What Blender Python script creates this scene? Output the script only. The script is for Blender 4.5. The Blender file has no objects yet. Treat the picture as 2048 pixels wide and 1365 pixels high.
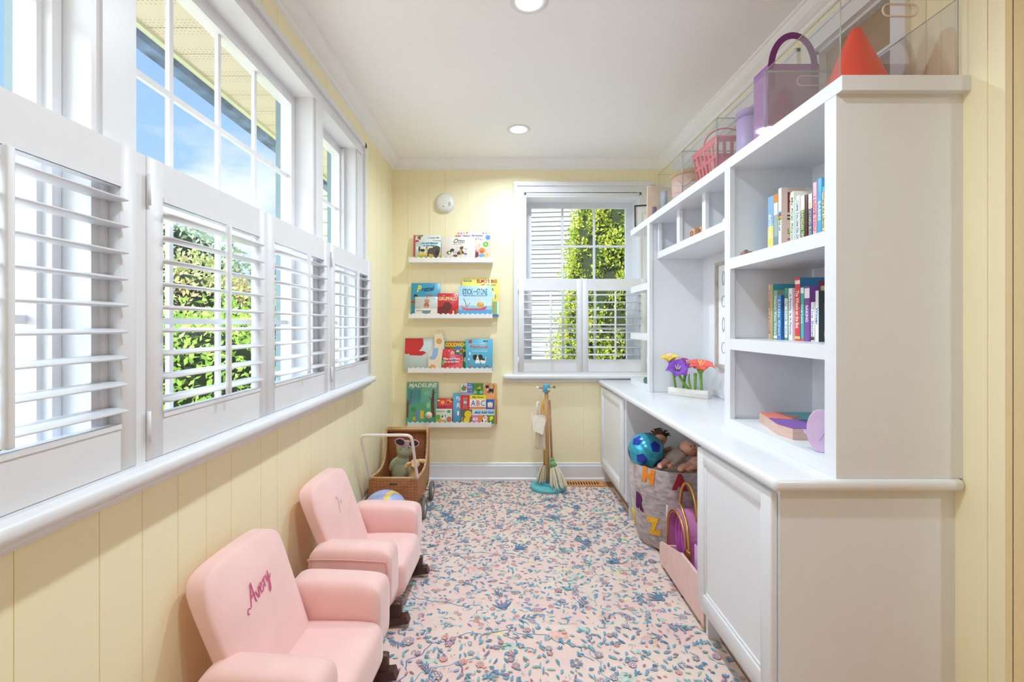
import bpy, bmesh, math, random
from mathutils import Vector, Matrix, noise
import numpy as np
random.seed(7)
PI = math.pi
scene = bpy.context.scene
COL = scene.collection

# ------------------------------------------------------------------ camera
CZ = 1.17                       # eye height; camera stands at x=0, y=0 and looks along +Y
FP = 910.2                      # focal length in pixels of the 2048 px wide frame
cam_d = bpy.data.cameras.new('camera')
cam_d.lens = 16.0; cam_d.sensor_width = 36.0
cam_d.shift_x = 19 / 2048; cam_d.shift_y = -32.5 / 2048
cam_d.clip_start = 0.02; cam_d.clip_end = 200
cam = bpy.data.objects.new('camera', cam_d); COL.objects.link(cam)
cam.location = (0, 0, CZ); cam.rotation_euler = (PI / 2, 0, 0)
scene.camera = cam

# ------------------------------------------------------------------ view
scene.view_settings.view_transform = 'Standard'
scene.view_settings.look = 'None'
scene.view_settings.exposure = 0.91
scene.view_settings.gamma = 1.0
scene.view_settings.use_curve_mapping = False
scene.cycles.max_bounces = 16
scene.cycles.diffuse_bounces = 14
scene.cycles.glossy_bounces = 3
scene.cycles.transmission_bounces = 4
scene.cycles.transparent_max_bounces = 24
scene.cycles.caustics_reflective = False
scene.cycles.caustics_refractive = False
scene.cycles.sample_clamp_indirect = 6.0

# ------------------------------------------------------------------ sky
SKY_STRENGTH = 0.80
GLOW = 5.9                     # unseen sky glow added left, behind the viewer, to light the room
w = bpy.data.worlds.new('world'); scene.world = w; w.use_nodes = True
nt = w.node_tree; N = nt.nodes; L = nt.links
for n in list(N): N.remove(n)
def _n(nt, t, **kw):
    n = nt.nodes.new(t)
    for k, v in kw.items(): setattr(n, k, v)
    return n
tc = _n(nt, 'ShaderNodeTexCoord')
sep = _n(nt, 'ShaderNodeSeparateXYZ'); L.new(tc.outputs['Generated'], sep.inputs[0])
ramp = _n(nt, 'ShaderNodeValToRGB'); L.new(sep.outputs['Z'], ramp.inputs[0])
e = ramp.color_ramp.elements
e[0].position = 0.0; e[0].color = (0.52, 0.63, 0.76, 1)
e[1].position = 0.75; e[1].color = (0.20, 0.36, 0.70, 1)
m_ = e.new(0.3); m_.color = (0.29, 0.455, 0.74, 1)
mp = _n(nt, 'ShaderNodeMapping'); mp.inputs['Scale'].default_value = (1, 1, 2.6); mp.inputs['Location'].default_value = (0.35, 0.1, 0.2)
L.new(tc.outputs['Generated'], mp.inputs[0])
nz = _n(nt, 'ShaderNodeTexNoise'); nz.inputs['Scale'].default_value = 3.2; nz.inputs['Detail'].default_value = 7; nz.inputs['Roughness'].default_value = 0.6
L.new(mp.outputs[0], nz.inputs['Vector'])
cr = _n(nt, 'ShaderNodeMapRange'); cr.inputs[1].default_value = 0.48; cr.inputs[2].default_value = 0.62
L.new(nz.outputs['Fac'], cr.inputs[0])
hz = _n(nt, 'ShaderNodeMapRange'); hz.inputs[1].default_value = 0.40; hz.inputs[2].default_value = 0.22   # clouds gather low
L.new(sep.outputs['Z'], hz.inputs[0])
mu = _n(nt, 'ShaderNodeMath', operation='MULTIPLY'); L.new(cr.outputs[0], mu.inputs[0]); L.new(hz.outputs[0], mu.inputs[1])
mx = _n(nt, 'ShaderNodeMix', data_type='RGBA'); L.new(mu.outputs[0], mx.inputs[0]); L.new(ramp.outputs[0], mx.inputs[6])
mx.inputs[7].default_value = (0.74, 0.76, 0.78, 1)
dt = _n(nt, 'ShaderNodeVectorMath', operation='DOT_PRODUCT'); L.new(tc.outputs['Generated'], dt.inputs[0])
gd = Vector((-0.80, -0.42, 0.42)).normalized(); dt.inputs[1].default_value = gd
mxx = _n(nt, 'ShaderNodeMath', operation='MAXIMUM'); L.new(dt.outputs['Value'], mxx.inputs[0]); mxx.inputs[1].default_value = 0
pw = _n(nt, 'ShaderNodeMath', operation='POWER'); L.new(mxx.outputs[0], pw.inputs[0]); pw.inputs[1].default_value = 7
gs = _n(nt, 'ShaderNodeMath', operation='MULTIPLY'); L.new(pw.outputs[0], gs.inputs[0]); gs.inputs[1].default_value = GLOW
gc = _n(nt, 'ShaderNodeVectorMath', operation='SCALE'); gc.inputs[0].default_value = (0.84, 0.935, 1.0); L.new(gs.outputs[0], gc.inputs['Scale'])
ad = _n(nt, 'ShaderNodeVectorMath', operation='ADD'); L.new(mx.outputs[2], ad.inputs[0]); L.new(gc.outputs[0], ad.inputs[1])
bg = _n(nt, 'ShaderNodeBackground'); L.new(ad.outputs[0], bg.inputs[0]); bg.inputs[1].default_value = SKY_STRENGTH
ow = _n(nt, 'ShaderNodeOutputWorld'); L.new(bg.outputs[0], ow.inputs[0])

# ------------------------------------------------------------------ sun
sun_d = bpy.data.lights.new('sun', 'SUN'); sun_d.energy = 5.2; sun_d.angle = 0.01; sun_d.color = (1.0, 0.95, 0.86)
sun = bpy.data.objects.new('sun', sun_d); COL.objects.link(sun)
sun.rotation_euler = Vector((-0.30, -0.55, 0.78)).to_track_quat('Z', 'Y').to_euler()

LAMP_W = 6.3                   # power of one recessed ceiling lamp

# ------------------------------------------------------------------ materials
def lin(c):
    return tuple(((v / 12.92) if v <= 0.04045 else ((v + 0.055) / 1.055) ** 2.4) for v in c)
def hexc(h):
    return lin(tuple(int(h[i:i + 2], 16) / 255 for i in (0, 2, 4)))
_mats = {}
def mat(name, h, rough=0.5, var=0.04, scale=30.0, bump=0.0, bscale=200.0, metal=0.0, spec=0.5, sheen=0.0, coat=0.0, stretch=(1, 1, 1)):
    """procedural paint / cloth / plastic: base colour with a little noise, optional bump"""
    if name in _mats: return _mats[name]
    m = bpy.data.materials.new(name); m.use_nodes = True
    nt = m.node_tree; b = nt.nodes['Principled BSDF']; c = hexc(h)
    b.inputs['Roughness'].default_value = rough; b.inputs['Metallic'].default_value = metal
    b.inputs['Specular IOR Level'].default_value = spec
    if sheen: b.inputs['Sheen Weight'].default_value = sheen; b.inputs['Sheen Roughness'].default_value = 0.4
    if coat: b.inputs['Coat Weight'].default_value = coat; b.inputs['Coat Roughness'].default_value = 0.15
    t = _n(nt, 'ShaderNodeTexCoord'); mpp = _n(nt, 'ShaderNodeMapping'); mpp.inputs['Scale'].default_value = stretch
    nt.links.new(t.outputs['Object'], mpp.inputs[0])
    z = _n(nt, 'ShaderNodeTexNoise'); z.inputs['Scale'].default_value = scale; z.inputs['Detail'].default_value = 3
    nt.links.new(mpp.outputs[0], z.inputs['Vector'])
    r = _n(nt, 'ShaderNodeValToRGB'); nt.links.new(z.outputs['Fac'], r.inputs[0])
    r.color_ramp.elements[0].position = 0.3; r.color_ramp.elements[1].position = 0.7
    r.color_ramp.elements[0].color = (*[max(0, v * (1 - var)) for v in c], 1)
    r.color_ramp.elements[1].color = (*[min(1, v * (1 + var)) for v in c], 1)
    nt.links.new(r.outputs[0], b.inputs['Base Color'])
    if bump:
        z2 = _n(nt, 'ShaderNodeTexNoise'); z2.inputs['Scale'].default_value = bscale; z2.inputs['Detail'].default_value = 2
        nt.links.new(mpp.outputs[0], z2.inputs['Vector'])
        bp = _n(nt, 'ShaderNodeBump'); bp.inputs['Strength'].default_value = bump; bp.inputs['Distance'].default_value = 0.002
        nt.links.new(z2.outputs['Fac'], bp.inputs['Height']); nt.links.new(bp.outputs[0], b.inputs['Normal'])
    _mats[name] = m; return m
def mc(h, rough=0.5):
    return mat('paint_' + h + ('' if rough == 0.5 else '_%d' % int(rough * 100)), h, rough, var=0.02, scale=60)
def glass(name, tint=(1, 1, 1), refl=0.06, edge=0.35, rough=0.03):
    """thin clear sheet: mostly passes light straight through, more mirror at grazing angles"""
    if name in _mats: return _mats[name]
    m = bpy.data.materials.new(name); m.use_nodes = True; nt = m.node_tree
    for n in list(nt.nodes): nt.nodes.remove(n)
    tr = _n(nt, 'ShaderNodeBsdfTransparent'); tr.inputs[0].default_value = (*tint, 1)
    gl = _n(nt, 'ShaderNodeBsdfGlossy'); gl.inputs['Roughness'].default_value = rough
    lw = _n(nt, 'ShaderNodeLayerWeight'); lw.inputs[0].default_value = 0.25
    mr = _n(nt, 'ShaderNodeMapRange'); mr.inputs[3].default_value = refl; mr.inputs[4].default_value = edge
    nt.links.new(lw.outputs['Fresnel'], mr.inputs[0])
    mxs = _n(nt, 'ShaderNodeMixShader'); nt.links.new(mr.outputs[0], mxs.inputs[0])
    nt.links.new(tr.outputs[0], mxs.inputs[1]); nt.links.new(gl.outputs[0], mxs.inputs[2])
    o = _n(nt, 'ShaderNodeOutputMaterial'); nt.links.new(mxs.outputs[0], o.inputs[0])
    _mats[name] = m; return m
def emit(name, col, s):
    m = bpy.data.materials.new(name); m.use_nodes = True; nt = m.node_tree
    b = nt.nodes['Principled BSDF']; b.inputs['Base Color'].default_value = (*col, 1)
    b.inputs['Emission Color'].default_value = (*col, 1); b.inputs['Emission Strength'].default_value = s
    return m

M_WHITE = mat('white_trim_paint', 'E4E6EB', 0.35, var=0.01)
M_CAB = mat('white_cabinet_paint', 'DFE1E6', 0.32, var=0.01)
M_CEIL = mat('ceiling_paint', 'F7F7F8', 0.8, var=0.01)
M_CROWN = mat('crown_moulding_paint', 'F2F3F6', 0.5, var=0.01)
M_WALL = mat('pale_yellow_wall_paint', 'F5ECC8', 0.55, var=0.015, scale=2.5)
M_SHUT = mat('white_shutter_paint', 'E2E3E7', 0.38, var=0.01)
M_GLASS = glass('window_glass', (0.98, 0.995, 0.985), 0.0, 0.02, 0.35)
M_ACRYL = glass('clear_acrylic', (0.995, 0.998, 0.996), 0.03, 0.28)
M_ACEDGE = mat('acrylic_edge', 'A9B3AE', 0.15, var=0.0)
M_WOOD = mat('light_beech_wood', 'C79C72', 0.5, var=0.10, scale=14, stretch=(1, 1, 0.12))
M_DARKWOOD = mat('dark_walnut_wood', '4B2E25', 0.42, var=0.2, scale=12)
M_CHROME = mat('chrome', 'CFCFCF', 0.2, metal=1.0)
M_BLACK = mat('black_plastic', '1C1C20', 0.4)

# ------------------------------------------------------------------ mesh helpers
class MB:
    def __init__(s): s.bm = bmesh.new(); s.M = Matrix.Identity(4); s.mi = 0
    def _add(s, verts, faces, smooth=False):
        vs = [s.bm.verts.new(s.M @ Vector(v)) for v in verts]
        for f in faces:
            try:
                fc = s.bm.faces.new([vs[i] for i in f]); fc.material_index = s.mi; fc.smooth = smooth
            except ValueError: pass
        return vs
    def box(s, x0, x1, y0, y1, z0, z1):
        x0, x1 = min(x0, x1), max(x0, x1); y0, y1 = min(y0, y1), max(y0, y1); z0, z1 = min(z0, z1), max(z0, z1)
        s._add([(x0, y0, z0), (x1, y0, z0), (x1, y1, z0), (x0, y1, z0), (x0, y0, z1), (x1, y0, z1), (x1, y1, z1), (x0, y1, z1)],
               [(0, 3, 2, 1), (4, 5, 6, 7), (0, 1, 5, 4), (1, 2, 6, 5), (2, 3, 7, 6), (3, 0, 4, 7)]); return s
    def rbox(s, x0, x1, y0, y1, z0, z1, r=0.01, seg=3, bulge=0.0):
        """box with rounded edges"""
        t = bmesh.new(); bmesh.ops.create_cube(t, size=1)
        for v in t.verts: v.co = Vector(((x0 + x1) / 2 + v.co.x * (x1 - x0), (y0 + y1) / 2 + v.co.y * (y1 - y0), (z0 + z1) / 2 + v.co.z * (z1 - z0)))
        r = min(r, abs(x1 - x0) * .49, abs(y1 - y0) * .49, abs(z1 - z0) * .49)
        bmesh.ops.bevel(t, geom=list(t.edges), offset=r, segments=seg, profile=0.5, affect='EDGES')
        s._merge(t, True); return s
    def _merge(s, t, smooth=False):
        t.verts.index_update()
        vs = [s.bm.verts.new(s.M @ v.co) for v in t.verts]
        for f in t.faces:
            try:
                fc = s.bm.faces.new([vs[v.index] for v in f.verts]); fc.material_index = s.mi; fc.smooth = smooth
            except ValueError: pass
        t.free()
    def prism(s, pts, a0, a1, axis='y', smooth=False):
        """polygon pts (2-D) extruded along axis from a0 to a1; the polygon's plane is the other two axes in order"""
        n = len(pts)
        def P(p, a):
            if axis == 'y': return (p[0], a, p[1])
            if axis == 'x': return (a, p[0], p[1])
            return (p[0], p[1], a)
        v = [P(p, a0) for p in pts] + [P(p, a1) for p in pts]
        f = [tuple(range(n)), tuple(range(2 * n - 1, n - 1, -1))] + [(i, i + n, (i + 1) % n + n, (i + 1) % n) for i in range(n)]
        s._add(v, f, smooth); return s
    def lathe(s, prof, c=(0, 0, 0), seg=32, cap=True, rx=1.0, ry=1.0):
        """prof: list of (radius, z)"""
        rings = []
        for r, z in prof:
            rings.append([s.bm.verts.new(s.M @ Vector((c[0] + r * rx * math.cos(2 * PI * i / seg), c[1] + r * ry * math.sin(2 * PI * i / seg), c[2] + z))) for i in range(seg)])
        for a, b in zip(rings, rings[1:]):
            for i in range(seg):
                f = s.bm.faces.new((a[i], a[(i + 1) % seg], b[(i + 1) % seg], b[i])); f.material_index = s.mi; f.smooth = True
        if cap:
            for rg, rev in ((rings[0], True), (rings[-1], False)):
                f = s.bm.faces.new(rg[::-1] if rev else rg); f.material_index = s.mi
        return s
    def cyl(s, p0, p1, r0, r1=None, seg=16, cap=True):
        p0 = Vector(p0); p1 = Vector(p1); r1 = r0 if r1 is None else r1
        d = p1 - p0; q = d.to_track_quat('Z', 'Y').to_matrix()
        ra, rb = [], []
        for i in range(seg):
            a = 2 * PI * i / seg; u = q @ Vector((math.cos(a), math.sin(a), 0))
            ra.append(s.bm.verts.new(s.M @ (p0 + u * r0))); rb.append(s.bm.verts.new(s.M @ (p1 + u * r1)))
        for i in range(seg):
            f = s.bm.faces.new((ra[i], ra[(i + 1) % seg], rb[(i + 1) % seg], rb[i])); f.smooth = True; f.material_index = s.mi
        if cap:
            f = s.bm.faces.new(ra[::-1]); f.material_index = s.mi; f = s.bm.faces.new(rb); f.material_index = s.mi
        return s
    def tube(s, pts, r, seg=10, closed=False, flat=None):
        """swept round section along points; r number or list; flat=(fx) squashes the section sideways"""
        pts = [Vector(p) for p in pts]; n = len(pts); rs = r if isinstance(r, (list, tuple)) else [r] * n
        rings = []; up = None
        for i, p in enumerate(pts):
            if closed: t = pts[(i + 1) % n] - pts[i - 1]
            else: t = pts[min(i + 1, n - 1)] - pts[max(i - 1, 0)]
            t.normalize()
            if up is None:
                up = Vector((0, 0, 1)) if abs(t.z) < 0.9 else Vector((1, 0, 0))
            sd = t.cross(up).normalized(); up = sd.cross(t).normalized()
            fx, fy = flat if flat else (1, 1)
            rings.append([s.bm.verts.new(s.M @ (p + (sd * math.cos(2 * PI * k / seg) * fx + up * math.sin(2 * PI * k / seg) * fy) * rs[i])) for k in range(seg)])
        pr = list(zip(rings, rings[1:])) + ([(rings[-1], rings[0])] if closed else [])
        for a, b in pr:
            for k in range(seg):
                f = s.bm.faces.new((a[k], a[(k + 1) % seg], b[(k + 1) % seg], b[k])); f.smooth = True; f.material_index = s.mi
        if not closed:
            f = s.bm.faces.new(rings[0][::-1]); f.material_index = s.mi
            f = s.bm.faces.new(rings[-1]); f.material_index = s.mi
        return s
    def ell(s, c, r, seg=20, rings=12, rot=None):
        t = bmesh.new(); bmesh.ops.create_uvsphere(t, u_segments=seg, v_segments=rings, radius=1)
        R = rot if rot is not None else Matrix.Identity(3)
        for v in t.verts: v.co = Vector(c) + R @ Vector((v.co.x * r[0], v.co.y * r[1], v.co.z * r[2]))
        s._merge(t, True); return s
    def build(s, name, mats, parent=None, local=False, kind=None, origin=None, label=None):
        bmesh.ops.recalc_face_normals(s.bm, faces=list(s.bm.faces))
        me = bpy.data.meshes.new(name); s.bm.to_mesh(me); s.bm.free()
        return finish(me, name, mats, parent, local, kind, origin, label)
def wloc(o):
    v = Vector((0, 0, 0))
    while o is not None: v += Vector(o.location); o = o.parent
    return v
def finish(me, name, mats, parent=None, local=False, kind=None, origin=None, label=None):
    for m in (mats if isinstance(mats, (list, tuple)) else [mats]): me.materials.append(m)
    o = bpy.data.objects.new(name, me); COL.objects.link(o)
    if parent is not None:
        o.parent = parent
        if not local: me.transform(Matrix.Translation(-wloc(parent)))
    elif not local:
        if origin is None and len(me.vertices):
            co = np.empty(len(me.vertices) * 3); me.vertices.foreach_get('co', co); co = co.reshape(-1, 3)
            mn = co.min(0); mxv = co.max(0); origin = ((mn[0] + mxv[0]) / 2, (mn[1] + mxv[1]) / 2, mn[2])
        me.transform(Matrix.Translation(-Vector(origin))); o.location = origin
    if kind: o['kind'] = kind
    if label: o['label'] = label
    return o
def tag(o, label, cat, group=None):
    o['label'] = label; o['category'] = cat
    if group: o['group'] = group
    return o
def thing(name, label, cat, loc=(0, 0, 0), rot=(0, 0, 0), group=None):
    o = bpy.data.objects.new(name, None); COL.objects.link(o); o.location = loc; o.rotation_euler = rot
    o.empty_display_size = 0.05
    return tag(o, label, cat, group)
def struct_root(name, loc=(0, 0, 0)):
    o = bpy.data.objects.new(name, None); COL.objects.link(o); o.location = loc; o['kind'] = 'structure'; return o
def kids(o): return [c for c in bpy.data.objects if c.parent == o]
def copy_tree(o, parent=None):
    c = o.copy(); COL.objects.link(c); c.parent = parent
    for ch in kids(o): copy_tree(ch, c)
    return c
def fuse(o, vox, smooth=6, sub=0):
    md = o.modifiers.new('fuse', 'REMESH'); md.mode = 'VOXEL'; md.voxel_size = vox; md.use_smooth_shade = True
    sm = o.modifiers.new('soften', 'SMOOTH'); sm.iterations = smooth; sm.factor = 0.6
    return o
def text_mesh(txt, size=1.0, shear=0.0, extrude=0.0, offset=0.0):
    """mesh of a line of text, centred at 0, lying in XY, height about size"""
    cu = bpy.data.curves.new('t', 'FONT'); cu.body = txt; cu.size = 1.0; cu.align_x = 'CENTER'; cu.align_y = 'CENTER'
    cu.shear = shear; cu.extrude = extrude; cu.offset = offset; cu.resolution_u = 3
    ob = bpy.data.objects.new('t', cu); COL.objects.link(ob)
    dg = bpy.context.evaluated_depsgraph_get()
    me = bpy.data.meshes.new_from_object(ob.evaluated_get(dg), depsgraph=dg)
    bpy.data.objects.remove(ob); bpy.data.curves.remove(cu)
    me.materials.clear()
    return me
def bbox(me):
    co = np.empty(len(me.vertices) * 3); me.vertices.foreach_get('co', co); co = co.reshape(-1, 3); return co.min(0), co.max(0)
def fit_text(txt, width, height, shear=0.0, extrude=0.0004, offset=0.0):
    """text mesh scaled to a width x height rectangle, centred on the origin, in XY"""
    me = text_mesh(txt, 1.0, shear, 0.001, offset)
    if not len(me.vertices): return me
    a, b = bbox(me); sx = width / max(1e-6, b[0] - a[0]); sy = height / max(1e-6, b[1] - a[1])
    me.transform(Matrix.Diagonal((sx, sy, extrude / 0.001, 1)) @ Matrix.Translation((-(a[0] + b[0]) / 2, -(a[1] + b[1]) / 2, 0)))
    return me

# ================================================================== THE ROOM
XL, XR, YB, ZC = -0.827, 1.21, 3.42, 2.41
YR = 1.0956                     # the right wall ends here and the room widens
def struct(mb, name, m, **kw): return mb.build(name, m, kind='structure', **kw)

# hardwood floor: strips along Y
def floor_mat():
    m = bpy.data.materials.new('oak_strip_floor'); m.use_nodes = True; nt = m.node_tree; b = nt.nodes['Principled BSDF']
    t = _n(nt, 'ShaderNodeTexCoord'); mp = _n(nt, 'ShaderNodeMapping'); mp.inputs['Rotation'].default_value = (0, 0, PI / 2)
    nt.links.new(t.outputs['Object'], mp.inputs[0])
    br = _n(nt, 'ShaderNodeTexBrick'); br.inputs['Scale'].default_value = 1; br.inputs['Brick Width'].default_value = 0.9; br.inputs['Row Height'].default_value = 0.07
    br.inputs['Mortar Size'].default_value = 0.0015; br.inputs['Color1'].default_value = (*hexc('C08A5C'), 1); br.inputs['Color2'].default_value = (*hexc('A9744A'), 1); br.inputs['Mortar'].default_value = (*hexc('5B3C25'), 1)
    nt.links.new(mp.outputs[0], br.inputs['Vector']); nt.links.new(br.outputs['Color'], b.inputs['Base Color']); b.inputs['Roughness'].default_value = 0.35
    return m
struct(MB().box(-0.95, 3.1, -1.6, 3.52, -0.06, 0.0), 'floor', floor_mat(), origin=(0, 0, 0))
struct(MB().box(-0.95, 3.1, -1.6, 3.52, ZC, ZC + 0.08), 'ceiling', M_CEIL)

def planks(mb, a0, a1, z0, z1, place, cuts):
    """tongue-and-groove boards between a0 and a1, split at the cuts by 3 mm grooves"""
    e = [a0] + [c for c in cuts if a0 < c < a1] + [a1]
    for p, q in zip(e, e[1:]):
        place(mb, p + (0.0011 if p != a0 else 0), q - (0.0011 if q != a1 else 0), z0, z1)
ycuts = [-1.35, -1.2, -1.05, -0.9, -0.73, -0.56, -0.39, -0.22, -0.05, 0.12, 0.29, 0.46, 0.60, 0.77, 0.934, 1.045, 1.16, 1.271, 1.388, 1.558, 1.672, 1.849, 1.965, 2.14, 2.255, 2.42, 2.54, 2.71, 2.83, 3.0, 3.12, 3.29]
xcuts = [-0.71, -0.55, -0.43, -0.26, -0.14, 0.03, 0.15, 0.32, 0.44, 0.61, 0.73, 0.90, 1.02, 1.15]
# left wall
mb = MB()
pl = lambda m, p, q, z0, z1: m.box(XL - 0.02, XL, p, q, z0, z1)
planks(mb, -1.6, 0.33, 0, ZC, pl, ycuts); planks(mb, 0.33, 2.66, 0, 0.85, pl, ycuts); planks(mb, 0.33, 2.66, 2.22, ZC, pl, ycuts); planks(mb, 2.66, YB, 0, ZC, pl, ycuts)
mb.box(-0.95, XL - 0.0025, -1.6, 0.43, 0, ZC); mb.box(-0.95, XL - 0.0025, 0.43, 2.52, 0, 0.85); mb.box(-0.95, XL - 0.0025, 0.43, 2.52, 2.15, ZC); mb.box(-0.95, XL - 0.0025, 2.52, 3.52, 0, ZC)
struct(mb, 'wall_left', M_WALL)
# back wall with the window opening
BX0, BX1, BZ0, BZ1 = 0.165, 1.035, 0.79, 2.15
mb = MB()
pl = lambda m, p, q, z0, z1: m.box(p, q, YB, YB + 0.02, z0, z1)
planks(mb, XL, BX0, 0, ZC, pl, xcuts); planks(mb, BX0, BX1, 0, BZ0, pl, xcuts); planks(mb, BX0, BX1, BZ1, ZC, pl, xcuts); planks(mb, BX1, XR, 0, ZC, pl, xcuts)
mb.box(-0.95, BX0, YB + 0.0025, 3.58, 0, ZC); mb.box(BX0, BX1, YB + 0.0025, 3.58, 0, BZ0); mb.box(BX0, BX1, YB + 0.0025, 3.58, BZ1, ZC); mb.box(BX1, 1.5, YB + 0.0025, 3.58, 0, ZC)
struct(mb, 'wall_back', M_WALL)
# right wall (with openings of the two inner windows above the bookcase) and the wall that turns away from it
RW = [(1.4026, 1.756, 1.87, 2.22), (1.90, 3.14, 1.87, 2.22)]
mb = MB()
pl = lambda m, p, q, z0, z1: m.box(XR, XR + 0.02, p, q, z0, z1)
rc = [1.135, 1.30, 1.46, 1.58, 1.74, 1.86, 2.03, 2.15, 2.32, 2.44, 2.61, 2.73, 2.9, 3.02, 3.19, 3.3]
planks(mb, YR, YB, 0, 1.87, pl, rc); planks(mb, YR, YB, 2.22, ZC, pl, rc)
for a, b in ((YR, 1.4026), (1.756, 1.90), (3.14, YB)): planks(mb, a, b, 1.87, 2.22, pl, rc)
mb.box(XR + 0.0025, XR + 0.019, YR + 0.01, YB, 0, 1.86)
struct(mb, 'wall_right', M_WALL)
struct(MB().box(XR + 0.018, 3.1, YR, YR + 0.1, 0, ZC), 'wall_return', M_WALL)
struct(MB().box(3.0, 3.1, -1.6, YR, 0, ZC), 'wall_far_right', M_WALL)
struct(MB().box(-0.95, 3.1, -1.7, -1.6, 0, ZC), 'wall_front', M_WALL)

# crown moulding and baseboards
CP = [(0, 0), (0.064, 0), (0.064, -0.009), (0.056, -0.013), (0.052, -0.024), (0.040, -0.040), (0.024, -0.052), (0.013, -0.058), (0.012, -0.069), (0.006, -0.072), (0, -0.075)]
mb = MB(); mb.prism([(XL + d, ZC + z) for d, z in CP], -1.6, YB, 'y'); struct(mb, 'trim_1', M_CROWN)
mb = MB(); mb.prism([(YB - d, ZC + z) for d, z in CP], XL, XR, 'x'); struct(mb, 'trim_2', M_CROWN)
mb = MB(); mb.prism([(XR - d, ZC + z) for d, z in CP], YR, YB, 'y'); struct(mb, 'trim_3', M_CROWN)
BP = [(0, 0), (0.024, 0), (0.024, 0.018), (0.014, 0.026), (0.014, 0.112), (0.009, 0.120), (0.010, 0.130), (0.004, 0.136), (0, 0.136)]
mb = MB(); mb.prism([(YB - d, z) for d, z in BP], XL, 0.82, 'x'); struct(mb, 'baseboard_back', M_WHITE)
mb = MB(); mb.prism([(XL + d, z) for d, z in BP], -1.6, YB - 0.02, 'y'); struct(mb, 'baseboard_left', M_WHITE)

# ------------------------------------------------------------------ left wall: three windows in one white surround
# casing, mullions, jambs
CF = -0.807                     # casing face
WIN = [(0.44, 0.894), (1.004, 1.938), (2.05, 2.50)]
WZ0, WZ1 = 0.872, 2.14
mb = MB()
mb.box(XL, CF, 0.33, 2.665, WZ1, 2.227)                       # head
mb.box(XL, CF - 0.0005, 0.33, 0.44, 0.867, WZ1); mb.box(XL, CF - 0.0005, 2.50, 2.665, 0.867, WZ1)
for y0, y1 in ((0.894, 1.004), (1.938, 2.05)):
    mb.box(-0.93, CF - 0.001, y0, y1, 0.867, WZ1 + 0.001)
    mb.box(CF - 0.002, CF + 0.006, y0 + 0.018, y1 - 0.018, 0.867, WZ1)      # raised flat on the mullion
mb.box(XL, CF + 0.012, 0.33, 2.665, 2.200, 2.2275); mb.box(XL, CF + 0.012, 2.640, 2.6655, 0.867, 2.2275)  # back band
mb.box(XL, CF + 0.005, 0.36, 2.60, 2.140, 2.152); mb.box(XL, CF + 0.005, 2.512, 2.526, 0.867, 2.152)      # inner bead
# jamb liners
mb.box(-0.945, -0.80, 0.43, 2.52, 2.1395, 2.155)
mb.box(-0.945, CF - 0.002, 2.4995, 2.515, 0.867, 2.155); mb.box(-0.945, CF - 0.002, 0.425, 0.4405, 0.867, 2.155)
mb.box(-0.945, XL, 0.43, 2.52, 0.845, 0.8715)
struct(mb, 'trim_4', M_WHITE)
# stool and bed mould
mb = MB(); mb.rbox(-0.90, -0.745, 0.30, 2.70, 0.835, 0.867, 0.013, 4); mb.rbox(XL, -0.772, 0.32, 2.69, 0.815, 0.836, 0.008, 3); mb.rbox(XL, -0.795, 0.33, 2.68, 0.800, 0.818, 0.006, 3)
struct(mb, 'trim_5', M_WHITE)

M_EXTTRIM = mat('exterior_blue_grey_trim', '7E949C', 0.5)
def left_window(name, y0, y1, muntins_y, muntins_z, meet=None, xg=-0.91, st=0.030):
    """sash(es), muntins and glass of one window in the left wall; returns the root"""
    fr = MB(); fr.box(xg - 0.02, xg + 0.025, y0 + 0.0005, y0 + st, WZ0, WZ1 - .0005); fr.box(xg - 0.02, xg + 0.025, y1 - st, y1 - 0.0005, WZ0, WZ1 - .0005)
    fr.box(xg - 0.02, xg + 0.025, y0 + st, y1 - st, WZ1 - 0.045, WZ1 - .0005); fr.box(xg - 0.02, xg + 0.025, y0 + st, y1 - st, WZ0, WZ0 + 0.05)
    if meet:
        fr.box(xg - 0.02, xg + 0.03, y0 + st, y1 - st, meet - 0.02, meet + 0.02)
        fr.box(xg + 0.02, xg + 0.045, y0 + 0.001, y0 + 0.02, WZ0, WZ1 - 0.01); fr.box(xg + 0.02, xg + 0.045, y1 - 0.02, y1 - 0.001, WZ0, WZ1 - 0.01)
    root = fr.build(name, M_WHITE, kind='structure')
    m = MB()
    for y in muntins_y: m.box(xg - 0.005, xg + 0.007, y - 0.0075, y + 0.0075, WZ0 + 0.04, WZ1 - 0.04)
    for z in muntins_z: m.box(xg - 0.0048, xg + 0.0068, y0 + st - .002, y1 - st + .002, z - 0.0085, z + 0.0085)
    m.build('muntins', M_WHITE, root)
    g = MB(); g.box(xg - 0.002, xg + 0.002, y0 + st - 0.004, y1 - st + 0.004, WZ0 + 0.045, WZ1 - 0.04); g.build('window_pane', M_GLASS, root)
    e = MB(); e.box(-0.955, xg - 0.021, y0 + 0.001, y0 + 0.022, WZ0, WZ1); e.box(-0.955, xg - 0.021, y1 - 0.022, y1 - .001, WZ0, WZ1); e.box(-0.955, xg - 0.021, y0 + .022, y1 - .022, WZ0, WZ0 + 0.02)
    e.build('outer_stop', M_EXTTRIM, root)
    return root
left_window('window_1', *WIN[0], [0.667], [1.80, 1.18], meet=1.49)
left_window('window_2', *WIN[1], [1.2415, 1.453, 1.6645], [1.795, 1.485, 1.18])
left_window('window_3', *WIN[2], [2.255], [1.80, 1.18], meet=1.49)

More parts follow.
